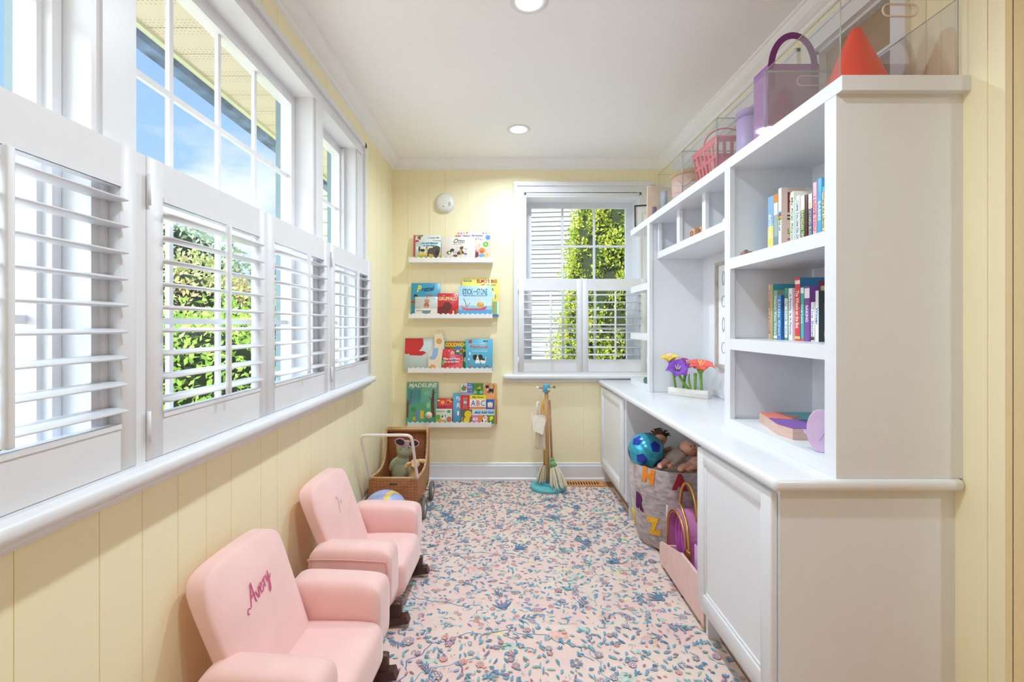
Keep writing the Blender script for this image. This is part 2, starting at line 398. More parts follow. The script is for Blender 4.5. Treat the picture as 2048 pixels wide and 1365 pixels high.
# ------------------------------------------------------------------ back window
mb = MB()
z0 = 0.80
mb.box(0.083, 1.127, 3.400, YB, BZ1 - 0.01, 2.237); mb.box(0.083, 0.1756, 3.4005, YB, z0, BZ1 - 0.01); mb.box(1.0225, 1.127, 3.4005, YB, z0, BZ1 - 0.01)
mb.box(0.083, 1.1271, 3.388, YB, 2.208, 2.2371); mb.box(0.083, 0.108, 3.388, YB, z0, 2.21); mb.box(1.102, 1.1271, 3.388, YB, z0, 2.21)
mb.box(0.165, 1.033, 3.395, YB, BZ1 - 0.011, BZ1 + 0.004); mb.box(0.163, 0.176, 3.395, YB, z0, BZ1 + .003); mb.box(1.022, 1.036, 3.395, YB, z0, BZ1 + .003)
mb.box(0.160, 0.178, 3.40, 3.62, z0, BZ1); mb.box(1.020, 1.040, 3.40, 3.62, z0, BZ1); mb.box(0.160, 1.040, 3.40, 3.62, 2.125, 2.16); mb.box(0.160, 1.040, 3.45, 3.62, 0.78, 0.82)
struct(mb, 'trim_6', M_WHITE)
mb = MB(); mb.rbox(0.004, 1.20, 3.355, 3.46, 0.767, 0.800, 0.012, 4); mb.rbox(0.03, 1.19, 3.392, YB, 0.742, 0.768, 0.008, 3)
struct(mb, 'trim_7', M_WHITE)
yg = 3.60
fr = MB(); gx0, gx1 = 0.2274, 0.9706
for (za, zb, yy) in ((1.44, 2.125, yg), (0.82, 1.48, yg - 0.036)):
    fr.box(0.178, gx0, yy - 0.016, yy + 0.018, za, zb); fr.box(gx1, 1.020, yy - 0.016, yy + 0.018, za, zb)
    fr.box(gx0, gx1, yy - 0.016, yy + 0.018, zb - 0.036, zb); fr.box(gx0, gx1, yy - 0.016, yy + 0.018, za, za + (0.04 if za > 1 else 0.06))
w4 = fr.build('window_4', M_WHITE, kind='structure')
m = MB()
for x in (0.4727, 0.724): m.box(x - 0.008, x + 0.008, yg - 0.010, yg + 0.010, 1.46, 2.10); m.box(x - 0.008, x + 0.008, yg - 0.045, yg - 0.026, 0.87, 1.45)
m.box(gx0 - .002, gx1 + .002, yg - 0.0095, yg + 0.0095, 1.781, 1.797); m.box(gx0 - .002, gx1 + .002, yg - 0.0445, yg - 0.0265, 1.132, 1.148)
m.build('muntins', M_WHITE, w4)
g = MB(); g.box(gx0 - .003, gx1 + .003, yg - 0.002, yg + 0.002, 1.47, 2.095); g.box(gx0 - .003, gx1 + .003, yg - 0.038, yg - 0.034, 0.875, 1.45); g.build('window_pane', M_GLASS, w4)

# ------------------------------------------------------------------ inner windows high on the right wall, behind the bins
M_TAN = mat('tan_board', 'A9917A', 0.6)
for i, (y0, y1, z0, z1) in enumerate(RW):
    mb = MB(); c = 0.052; xf = XR - 0.016
    mb.box(xf, XR, y0 - c, y1 + c, z1, z1 + 0.075); mb.box(xf, XR, y0 - c, y0, 1.80, z1); mb.box(xf, XR, y1, y1 + c, 1.80, z1)
    mb.box(xf - 0.008, XR, y0 - c, y1 + c, z1 + 0.060, z1 + 0.0755); mb.box(xf - .006, XR, y0 - 0.012, y1 + 0.012, z1 - 0.001, z1 + 0.012)
    mb.box(XR - 0.004, XR + 0.03, y0 - .005, y1 + .005, 2.028, 2.046); mb.box(XR, XR + 0.03, y0, y0 + .015, 1.86, z1); mb.box(XR, XR + 0.03, y1 - .015, y1, 1.86, z1); mb.box(XR, XR + 0.03, y0, y1, z1 - 0.012, z1)
    r = mb.build('window_%d' % (5 + i), M_WHITE, kind='structure')
    MB().box(XR + 0.028, XR + 0.036, y0 - 0.01, y1 + 0.01, 1.84, z1 + 0.01).build('panel', M_TAN if i == 0 else mat('pale_grey_board', 'D3D8CF', 0.6), r)

# ------------------------------------------------------------------ plantation shutters
def shutter_panel(label, wd, z0, z1, oz0, oz1, st0, st1, zf, zl, n, loc, rz, group, hinge_side=None, rodx=None):
    """local: x along the panel, front face at y=0 looking to -y"""
    root = thing('shutter_panel', label, 'shutter', loc, (0, 0, rz), group)
    Z = loc[2]
    f = MB(); T = 0.027
    f.rbox(0.0008, st0, 0, T, z0 - Z, z1 - Z, 0.002, 1); f.rbox(wd - st1, wd - 0.0008, 0, T, z0 - Z, z1 - Z, 0.002, 1)
    f.box(st0 - .001, wd - st1 + .001, 0.001, T - .001, oz1 - Z, z1 - Z - .001); f.box(st0 - .001, wd - st1 + .001, 0.001, T - .001, z0 - Z + .001, oz0 - Z)
    f.box(st0 - .001, wd - st1 + .001, -0.0015, 0.004, oz1 - Z, oz1 - Z + 0.010); f.box(st0 - .001, wd - st1 + .001, -0.0015, 0.004, oz0 - Z - 0.010, oz0 - Z)
    f.build('frame', M_SHUT, root, local=True)
    prof = [(0.0315 * math.cos(a), 0.0052 * math.sin(a)) for a in [2 * PI * k / 14 for k in range(14)]]
    ct, sn = math.cos(math.radians(4)), math.sin(math.radians(4))
    prof = [(p * ct - q * sn, p * sn + q * ct) for p, q in prof]
    lm = None
    for k in range(n):
        z = zf + (zl - zf) * k / (n - 1) - Z
        if lm is None:
            lm = MB().prism(prof, st0 + 0.001, wd - st1 - 0.001, 'x', True).build('louver', M_SHUT, root, local=True)
            lm.location = (0, T / 2, z)
        else:
            c = lm.copy(); COL.objects.link(c); c.location = (0, T / 2, z)
    rx = rodx if rodx is not None else (st0 + wd - st1) / 2
    MB().rbox(rx - 0.0065, rx + 0.0065, -0.031, -0.0185, oz0 - Z + 0.012, oz1 - Z - 0.008, 0.003, 2).build('tilt_rod', M_SHUT, root, local=True)
    if hinge_side is not None:
        x = 0.0 if hinge_side == 0 else wd
        for hz in (z0 - Z + 0.075, z1 - Z - 0.075):
            h = MB(); h.cyl((x, -0.004, hz - 0.034), (x, -0.004, hz + 0.034), 0.004, seg=8); h.build('hinge', M_WHITE, root, local=True)
    return root
XS = -0.775
for lab, y0, y1, o0, o1, rod, hs in (
        ('white louvered shutter panel nearest the camera, cut off by the left edge', 0.41, 0.966, 0.456, 0.9243, 0.69, None),
        ('white louvered shutter panel in front of the wide window, garden showing through its slats', 0.9926, 1.499, 1.0417, 1.4526, None, 0),
        ('white louvered shutter panel under the right end of the wide window, next to last', 1.499, 2.021, 1.552, 1.978, None, None),
        ('white louvered shutter panel at the far end of the left wall, dark behind its slats', 2.056, 2.68, 2.109, 2.622, None, 0)):
    shutter_panel(lab, y1 - y0, 0.872, 1.540, 0.9685, 1.4505, o0 - y0, y1 - o1, 1.4246, 0.997, 9, (XS, y0, 0.872), PI / 2, 'shutter panels on the left wall', hs, None if rod is None else rod - y0)
for lab, x0, x1, hs in (('left white shutter panel of the back window, beside the wall book ledges', 0.117, 0.593, 0),
                        ('right white shutter panel of the back window, partly behind the bookcase', 0.593, 1.069, 1)):
    shutter_panel(lab, x1 - x0, 0.820, 1.512, 0.913, 1.423, 0.044, 0.044, 1.393, 0.948, 9, (x0, 3.372, 0.820), 0, 'shutter panels on the back window', hs)
# mounting frames
mb = MB()
mb.box(-0.806, XS - 0.003, 0.9665, 0.9921, 0.868, 1.539); mb.box(-0.806, XS - 0.003, 2.0215, 2.0555, 0.868, 1.539); mb.box(-0.806, XS - 0.002, 2.681, 2.700, 0.868, 1.542)
mb.box(-0.806, XS + 0.002, 0.33, 2.70, 0.866, 0.8715)
struct(mb, 'trim_8', M_SHUT)
mb = MB(); mb.box(0.086, 0.1165, 3.370, 3.3999, 0.80, 1.515); mb.box(1.0695, 1.10, 3.370, 3.3999, 0.80, 1.515); mb.box(0.1165, 1.0695, 3.371, 3.3999, 0.80, 0.8195)
struct(mb, 'trim_9', M_SHUT)

# ------------------------------------------------------------------ recessed lamps
def recessed(x, y, label):
    r = thing('recessed_light', label, 'ceiling light', (x, y, ZC), group='recessed ceiling lights')
    MB().lathe([(0.050, -0.0005), (0.052, -0.004), (0.066, -0.006), (0.0730, -0.003), (0.0735, 0.0)], seg=40, cap=False).build('trim_ring', M_WHITE, r, local=True)
    MB().lathe([(0.0001, -0.0012), (0.0505, -0.0012)], seg=32, cap=False).build('lens', emit('lamp_lens', (1, 0.97, 0.92), 5.0), r, local=True)
    d = bpy.data.lights.new('ceiling_lamp', 'AREA'); d.shape = 'DISK'; d.size = 0.095; d.spread = math.radians(155); d.energy = LAMP_W; d.color = (0.77, 0.90, 1.0)
    o = bpy.data.objects.new('bulb', d); COL.objects.link(o); o.parent = r; o.location = (0, 0, -0.008)
    return r
recessed(0.1015, 2.886, 'recessed ceiling light nearer the back wall')
recessed(0.101, 1.741, 'recessed ceiling light nearer the camera, cut by the top edge')
recessed(0.101, 0.596, 'unseen recessed ceiling light above the viewer, added as fill')  # out of view; continues the row's spacing, added for fill light
recessed(1.65, -0.3, 'unseen fill light added in the wider part of the room')  # added out of view to brighten the wall that turns away

# smoke detector
r = thing('smoke_detector', 'round white smoke detector high on the back wall above the book ledges', 'smoke detector', (-0.432, YB, 2.083))
b = MB(); b.M = Matrix.Rotation(PI / 2, 4, 'X')
b.lathe([(0.0, 0.036), (0.045, 0.036), (0.060, 0.030), (0.066, 0.022), (0.068, 0.012), (0.075, 0.010), (0.076, 0.0)][::-1], seg=48); b.build('body', mat('detector_white', 'E6E6E2', 0.4), r, local=True)
b = MB(); b.box(-0.014, 0.0, -0.0375, -0.035, -0.034, -0.0305); b.build('status_slot', M_BLACK, r, local=True)
b = MB()
for k in range(3): b.box(0.030 + 0.006 * k, 0.033 + 0.006 * k, -0.0365, -0.033, -0.03 + 0.003 * k, 0.0)
b.build('vents', mat('vent_grey', '8D8D86', 0.6), r, local=True)

# ================================================================== BUILT-IN DESK AND BOOKCASE (right wall)
XB = 1.2098
# --- base cabinets
def base_cabinet(label, y0, y1, dy0, dy1, panel_ends):
    r = thing('base_cabinet', label, 'cabinet', ((0.741 + XB) / 2, (y0 + y1) / 2, 0))
    b = MB(); XF = 0.741
    b.box(XF + 0.019, XB, y0, y0 + 0.018, 0.0, 0.732)
    b.box(XF + .019, XB, y1 - 0.018, y1, 0.0, 0.732); b.box(XF + 0.02, XB, y0 + .018, y1 - .018, 0.10, 0.118)
    b.box(XF, XF + 0.019, y0, y0 + 0.05, 0.11, 0.7315); b.box(XF, XF + 0.019, y1 - 0.05, y1, 0.11, 0.7315)
    b.box(XF, XF + 0.019, y0 + .05, y1 - .05, 0.695, 0.7315); b.box(XF, XF + 0.019, y0 + .05, y1 - .05, 0.11, 0.155)
    b.box(XF + 0.07, XF + 0.085, y0 + 0.0181, y1 - 0.0181, 0.0, 0.10)
    if panel_ends: b.box(XF, XF + 0.019, y0, y0 + 0.018, 0.0, 0.11)
    b.build('body', M_CAB, r)
    d = MB(); z0, z1 = 0.148, 0.718; s = 0.052
    d.rbox(0.7215, 0.7405, dy0, dy0 + s, z0, z1, 0.004, 2); d.rbox(0.7215, 0.7405, dy1 - s, dy1, z0, z1, 0.004, 2)
    d.rbox(0.7217, 0.7403, dy0 + s * .8, dy1 - s * .8, z0, z0 + s, 0.004, 2); d.rbox(0.7217, 0.7403, dy0 + s * .8, dy1 - s * .8, z1 - s, z1, 0.004, 2)
    d.box(0.731, 0.739, dy0 + s * .9, dy1 - s * .9, z0 + s * .9, z1 - s * .9)
    for (a0, a1, c0, c1) in ((dy0 + s - .001, dy0 + s + 0.010, z0 + s, z1 - s), (dy1 - s - 0.010, dy1 - s + .001, z0 + s, z1 - s)):
        d.rbox(0.7265, 0.735, a0, a1, c0, c1, 0.003, 2)
    for (c0, c1) in ((z0 + s - .001, z0 + s + .010), (z1 - s - .010, z1 - s + .001)): d.rbox(0.7265, 0.735, dy0 + s, dy1 - s, c0, c1, 0.003, 2)
    d.build('door', M_CAB, r)
    return r
base_cabinet('white base cabinet with a panelled door at the near end of the desk', 1.217, 1.700, 1.2235, 1.689, True)
base_cabinet('white base cabinet with a panelled door in the far corner beside the back wall', 2.719, 3.405, 2.752, 3.345, False)
mb = MB(); mb.box(1.19, XB, 1.7005, 2.7185, 0.0, 0.731); tag(mb.build('back_panel', M_CAB), 'plain white panel behind the felt basket in the desk knee space', 'panel')

# --- countertop
mb = MB(); mb.rbox(0.7065, XB, 1.184, 3.352, 0.733, 0.7655, 0.014, 5)
o = mb.build('countertop', mat('white_counter_paint', 'DDDEE2', 0.22, var=0.01)); tag(o, 'long white countertop running along the right wall to the back window', 'countertop')

# --- upper bookcase
r = thing('bookcase', 'tall white built-in bookcase with open shelves standing on the countertop', 'bookcase', (1.04, 2.15, 0.766))
XF = 0.877; z0, zt = 0.766, 1.776
YA = 1.196                                   # near end
b = MB()
b.box(XF + 0.019, XB, YA, YA + 0.02, z0, zt)                                     # near side panel
b.box(XF, XF + 0.019, YA, 1.239, z0, zt)                                         # stile
b.build('upright', M_CAB, r); b = MB()
b.box(XF, XF + 0.019, 1.754, 1.797, z0, zt); b.box(XF + 0.019, XB, 1.766, 1.786, z0, zt)   # middle upright
b.build('upright', M_CAB, r); b = MB()
b.box(XF, XF + 0.019, 2.717, 2.760, z0, zt); b.box(XF + 0.019, XB, 2.729, 2.749, z0, zt)   # far upright
b.build('upright', M_CAB, r)
MB().box(XF - .001, XB, 1.174, 3.117, zt, 1.815).build('top_board', M_CAB, r)
for z1, z2 in ((1.385, 1.426), (1.0745, 1.1155)):
    b = MB(); b.box(XF + .0005, XB, 1.239, 1.754, z1, z2); b.build('shelf', M_CAB, r)
    b = MB(); b.box(XF + .0005, XB, 2.760, 3.117, z1, z2); b.build('shelf', M_CAB, r)
MB().box(XF + .0005, XB, 1.239, 1.754, z0, 0.8065).build('base_board', M_CAB, r)
MB().box(XF + .0005, XB, 2.760, 3.117, z0, 0.8065).build('base_board', M_CAB, r)
b = MB(); b.box(XB - 0.008, XB - .0004, YA + .0202, 2.7288, z0, zt); b.build('back_board', M_CAB, r)
# cubby row above the desk
c = MB(); XC = 0.9256
c.box(XC, XB - .008, 1.797, 2.729, 1.565, 1.603)
for ya, yb in ((2.075, 2.111), (2.378, 2.418)):
    c.box(XC, XC + 0.016, ya, yb, 1.603, zt); c.box(XC + 0.016, XB - .008, ya + 0.010, yb - 0.010, 1.603, zt)
c.box(XC, XC + .016, 2.690, 2.717, 1.603, zt)
c.build('cubby_row', M_CAB, r)

# ================================================================== OUTSIDE THE WINDOWS
GZ = -0.7
def ground_mat():
    return mat('pale_bounce_ground', 'D2CDC2', 0.9, var=0.12, scale=1.5)  # pale tone given to the ground to bounce sunlight indoors
struct(MB().box(-40, 40, -15, 60, GZ - 0.1, GZ), 'ground', ground_mat(), origin=(0, 0, GZ))

# soffit with perforated panels, fascia and gutter above the left windows
def soffit_mat():
    m = bpy.data.materials.new('perforated_cream_soffit'); m.use_nodes = True; nt = m.node_tree; b = nt.nodes['Principled BSDF']
    t = _n(nt, 'ShaderNodeTexCoord'); vo = _n(nt, 'ShaderNodeTexVoronoi'); vo.inputs['Scale'].default_value = 60; vo.inputs['Randomness'].default_value = 0.15
    nt.links.new(t.outputs['Object'], vo.inputs['Vector'])
    s = _n(nt, 'ShaderNodeSeparateXYZ'); nt.links.new(t.outputs['Object'], s.inputs[0])
    w1 = _n(nt, 'ShaderNodeMath', operation='PINGPONG'); nt.links.new(s.outputs['Y'], w1.inputs[0]); w1.inputs[1].default_value = 0.085
    g = _n(nt, 'ShaderNodeMath', operation='GREATER_THAN'); nt.links.new(w1.outputs[0], g.inputs[0]); g.inputs[1].default_value = 0.035
    l = _n(nt, 'ShaderNodeMath', operation='LESS_THAN'); nt.links.new(vo.outputs['Distance'], l.inputs[0]); l.inputs[1].default_value = 0.22
    mm = _n(nt, 'ShaderNodeMath', operation='MULTIPLY'); nt.links.new(g.outputs[0], mm.inputs[0]); nt.links.new(l.outputs[0], mm.inputs[1])
    mx = _n(nt, 'ShaderNodeMix', data_type='RGBA'); nt.links.new(mm.outputs[0], mx.inputs[0])
    mx.inputs[6].default_value = (*hexc('C6BCB0'), 1); mx.inputs[7].default_value = (*hexc('A59A88'), 1)
    nt.links.new(mx.outputs[2], b.inputs['Base Color']); b.inputs['Roughness'].default_value = 0.5
    return m
mb = MB(); y = -2.0
while y < 3.9:
    mb.box(-1.372, -0.95, y, y + 0.166, 2.306, 2.312); mb.box(-1.372, -0.95, y + 0.166, y + 0.170, 2.309, 2.312); y += 0.170
r = mb.build('soffit', soffit_mat()); tag(r, 'cream perforated soffit under the eave outside the wide window', 'soffit')
mb = MB(); mb.box(-1.380, -1.3722, -2.0, 3.9, 2.296, 2.42); mb.box(-1.380, -1.355, -2.0, 3.9, 2.292, 2.3055)
tag(mb.build('fascia', mat('pale_green_fascia', 'C9CDB4', 0.5)), 'pale green fascia strip between soffit and gutter outside the wide window', 'fascia')
GP = [(-1.381, 2.40), (-1.381, 2.297), (-1.392, 2.270), (-1.452, 2.268), (-1.468, 2.30), (-1.474, 2.34), (-1.50, 2.36), (-1.50, 2.385), (-1.49, 2.385), (-1.47, 2.36), (-1.46, 2.30), (-1.45, 2.292), (-1.395, 2.292), (-1.388, 2.30), (-1.388, 2.40)]
mb = MB(); mb.prism(GP, -2.0, 3.9, 'y')
g = mb.build('rain_gutter', mat('weathered_grey_blue_metal', '5C6E92', 0.5, var=0.5, scale=9)); tag(g, 'weathered blue-grey rain gutter along the eave outside the wide window', 'gutter')
struct(MB().box(-1.50, -0.95, -2.0, 3.9, 2.43, 2.50), 'roof_overhang', mat('roof_grey', '6A6763', 0.8))

# house wing beyond the far left window
mb = MB(); z = GZ
while z < 2.7:
    mb.prism([(3.95, z), (3.95, z + 0.115), (3.938, z + 0.115), (3.925, z)], -1.70, -0.95, 'x'); z += 0.115
mb.box(-1.78, -1.70, 3.91, 4.05, GZ, 2.75); mb.box(-1.70, -0.95, 3.95, 4.05, GZ, 2.75)
struct(mb, 'wall_wing', mat('sage_siding', 'B4BFA0', 0.6, var=0.05))

# neighbour's house with white clapboards
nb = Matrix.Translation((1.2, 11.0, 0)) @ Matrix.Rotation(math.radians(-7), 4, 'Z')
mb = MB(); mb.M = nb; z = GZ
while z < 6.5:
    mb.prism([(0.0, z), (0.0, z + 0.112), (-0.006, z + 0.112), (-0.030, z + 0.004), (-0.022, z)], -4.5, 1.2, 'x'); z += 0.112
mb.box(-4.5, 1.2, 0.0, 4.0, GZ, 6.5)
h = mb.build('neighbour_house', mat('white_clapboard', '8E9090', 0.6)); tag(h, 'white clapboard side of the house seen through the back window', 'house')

def leaf_mat(name, c1, c2, sc=3.0):
    m = bpy.data.materials.new(name); m.use_nodes = True; nt = m.node_tree; b = nt.nodes['Principled BSDF']
    t = _n(nt, 'ShaderNodeTexCoord'); z = _n(nt, 'ShaderNodeTexNoise'); z.inputs['Scale'].default_value = sc; z.inputs['Detail'].default_value = 5
    nt.links.new(t.outputs['Object'], z.inputs['Vector']); r = _n(nt, 'ShaderNodeValToRGB'); nt.links.new(z.outputs['Fac'], r.inputs[0])
    r.color_ramp.elements[0].position = 0.35; r.color_ramp.elements[1].position = 0.65
    r.color_ramp.elements[0].color = (*hexc(c1), 1); r.color_ramp.elements[1].color = (*hexc(c2), 1)
    nt.links.new(r.outputs[0], b.inputs['Base Color']); b.inputs['Roughness'].default_value = 0.45
    tl = _n(nt, 'ShaderNodeBsdfTranslucent'); nt.links.new(r.outputs[0], tl.inputs[0])
    mx = _n(nt, 'ShaderNodeMixShader'); mx.inputs[0].default_value = 0.35
    o = nt.nodes['Material Output']; nt.links.new(b.outputs[0], mx.inputs[1]); nt.links.new(tl.outputs[0], mx.inputs[2]); nt.links.new(mx.outputs[0], o.inputs[0])
    return m
def leaves_mesh(name, centers, normals, size, rng, aspect=2.2, droop=0.3):
    """each leaf a folded 4-vertex blade"""
    n = len(centers)
    d = rng.normal(size=(n, 3)); d += normals * 0.9; d /= np.linalg.norm(d, axis=1)[:, None]
    u = np.cross(d, rng.normal(size=(n, 3))); u /= np.linalg.norm(u, axis=1)[:, None]
    s = size * rng.uniform(0.6, 1.3, n)[:, None]
    base = centers; tip = centers + d * s * aspect; mid = centers + d * s * aspect * 0.45
    a = mid + u * s * 0.5; b = mid - u * s * 0.5
    V = np.stack([base, a, tip, b], 1).reshape(-1, 3)
    me = bpy.data.meshes.new(name)
    me.vertices.add(4 * n); me.vertices.foreach_set('co', V.ravel())
    me.loops.add(4 * n); me.loops.foreach_set('vertex_index', np.arange(4 * n, dtype=np.int32))
    me.polygons.add(n); me.polygons.foreach_set('loop_start', np.arange(0, 4 * n, 4, dtype=np.int32)); me.polygons.foreach_set('loop_total', np.full(n, 4, dtype=np.int32))
    me.update(); me.validate(); return me
def bush(name, label, cat, loc, blobs, n, size, m, seed, aspect=2.2, group=None):
    """blobs: (cx,cy,cz,rx,ry,rz) relative to loc; leaves on and in the blobs"""
    rng = np.random.default_rng(seed); root = thing(name, label, cat, loc, group=group)
    C, Nn = [], []; tot = sum(b[3] * b[4] + b[4] * b[5] for b in blobs)
    core = MB()
    for bx, by, bz, rx, ry, rz in blobs:
        k = int(n * (rx * ry + ry * rz) / tot); v = rng.normal(size=(k, 3)); v /= np.linalg.norm(v, axis=1)[:, None]
        rr = rng.uniform(0.80, 1.04, k)[:, None]; lump = 1 + 0.10 * np.sin(v[:, :1] * 9 + seed) * np.cos(v[:, 2:] * 8 + v[:, 1:2] * 7)
        C.append(np.array([bx, by, bz]) + v * rr * lump * np.array([rx, ry, rz])); Nn.append(v)
        core.ell((bx, by, bz), (rx * 0.80, ry * 0.80, rz * 0.80), 16, 10)
    core.build('inner_shade_core', mat('dark_shade_core', '1E2A10', 0.9, var=0.3, scale=8), root, local=True)  # solid dark core, paints the shade in the gaps between leaves
    me = leaves_mesh('foliage', np.concatenate(C), np.concatenate(Nn), size, rng, aspect)
    f = finish(me, 'foliage', m, root, local=True)
    t = MB(); t.cyl((0, 0, -0.02), (0, 0, blobs[0][2]), 0.05, 0.03, 8); t.build('trunk', M_DARKWOOD, root, local=True)
    return root
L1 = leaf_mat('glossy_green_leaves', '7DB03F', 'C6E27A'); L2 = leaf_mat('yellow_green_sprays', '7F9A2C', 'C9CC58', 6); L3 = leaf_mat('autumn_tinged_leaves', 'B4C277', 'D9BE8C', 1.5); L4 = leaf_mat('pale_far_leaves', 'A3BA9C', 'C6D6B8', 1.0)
bush('garden_shrub', 'bright green leafy shrub close outside the left windows', 'shrub', (-2.75, 4.05, GZ), [(0, 0, 1.0, .75, 1.15, 1.05), (-.1, -.8, .8, .6, .6, .9), (.15, .75, 1.1, .6, .7, 1.0)], 17000, 0.030, L1, 3)
bush('garden_shrub', 'green shrub with reddish tinge behind the bright one outside the left windows', 'shrub', (-5.2, 7.4, GZ), [(0, 0, 1.5, 1.1, 1.7, 1.5), (-1.0, -1.3, 1.2, 1.0, 1.2, 1.3), (.3, 1.4, 1.4, .9, 1.0, 1.4)], 16000, 0.042, L3, 4)
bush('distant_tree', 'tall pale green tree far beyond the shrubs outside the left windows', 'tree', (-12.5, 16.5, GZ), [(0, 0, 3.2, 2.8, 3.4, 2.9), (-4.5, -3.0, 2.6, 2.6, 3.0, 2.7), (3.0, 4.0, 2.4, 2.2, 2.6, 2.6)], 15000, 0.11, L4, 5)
# arborvitae: an upright cone of flat sprays
rng = np.random.default_rng(11); n = 125000
H = 5.2; hz = rng.uniform(0, 1, n) ** 0.8; ang = rng.uniform(0, 2 * PI, n)
rad = (0.92 * (1 - hz) ** 0.62 + 0.05) * (1 + 0.10 * np.sin(ang * 5 + hz * 21) + 0.08 * np.sin(ang * 9 - hz * 47) + 0.07 * np.sin(ang * 17 + hz * 83)) * rng.uniform(0.66, 1.05, n)
C = np.stack([rad * np.cos(ang), rad * np.sin(ang), hz * H + 0.1], 1); Nn = np.stack([np.cos(ang) * .7, np.sin(ang) * .7, np.full(n, .8)], 1)
r = thing('arborvitae', 'dense yellow-green evergreen filling the right of the back window', 'tree', (1.60, 6.3, GZ))
finish(leaves_mesh('foliage', C, Nn, 0.025, rng, 1.8), 'foliage', L2, r, local=True)
MB().lathe([(0.70, 0.15), (0.74, 0.9), (0.70, 1.9), (0.60, 2.9), (0.42, 4.0), (0.10, 5.0)], seg=20).build('cone_shade_core', mat('dark_shade_core', '1E2A10', 0.9), r, local=True)  # dark solid inside the cone, painted-in shade behind the sprays
MB().cyl((0, 0, 0), (0, 0, 0.3), 0.07, seg=10).build('trunk', M_DARKWOOD, r, local=True)

# ================================================================== PHOTO-MEASURED POSITIONS
def PX(px, Y): return (px - 1005) * Y / 910.2
def PZ(py, Y): return CZ + (650 - py) * Y / 910.2
def PP(px, py, Y): return (PX(px, Y), Y, PZ(py, Y))

# ================================================================== RUGS
def rug_base_mat(name):
    m = bpy.data.materials.new(name); m.use_nodes = True; nt = m.node_tree; b = nt.nodes['Principled BSDF']; K = nt.links
    t = _n(nt, 'ShaderNodeTexCoord')
    bn = _n(nt, 'ShaderNodeTexNoise'); bn.inputs['Scale'].default_value = 5; bn.inputs['Detail'].default_value = 5; K.new(t.outputs['Object'], bn.inputs['Vector'])
    br = _n(nt, 'ShaderNodeValToRGB'); br.color_ramp.elements[0].position = .36; br.color_ramp.elements[1].position = .64
    br.color_ramp.elements[0].color = (*hexc('E3C4BE'), 1); br.color_ramp.elements[1].color = (*hexc('E5D2C7'), 1); K.new(bn.outputs['Fac'], br.inputs[0])
    K.new(br.outputs[0], b.inputs['Base Color']); b.inputs['Roughness'].default_value = 0.95; b.inputs['Sheen Weight'].default_value = 0.2
    mp = _n(nt, 'ShaderNodeMapping'); mp.inputs['Scale'].default_value = (0.25, 1, 1); K.new(t.outputs['Object'], mp.inputs[0])
    fb = _n(nt, 'ShaderNodeTexNoise'); fb.inputs['Scale'].default_value = 350; K.new(mp.outputs[0], fb.inputs['Vector'])
    bp = _n(nt, 'ShaderNodeBump'); bp.inputs['Strength'].default_value = 0.25; bp.inputs['Distance'].default_value = 0.001; K.new(fb.outputs['Fac'], bp.inputs['Height']); K.new(bp.outputs[0], b.inputs['Normal'])
    return m
RUGC = ['ABC8C4', '84B0B6', '76A5B9', '6797B2', '5A83A3', '8F86A6', 'A0728A', 'C88A86', 'D9A59B', 'E0B8AE', 'BBCABD', 'E2D2B4']
M_RUG = [rug_base_mat('blush_woven_ground')] + [mat('rug_yarn_' + c, c, 0.95, var=0.16, scale=45) for c in RUGC]
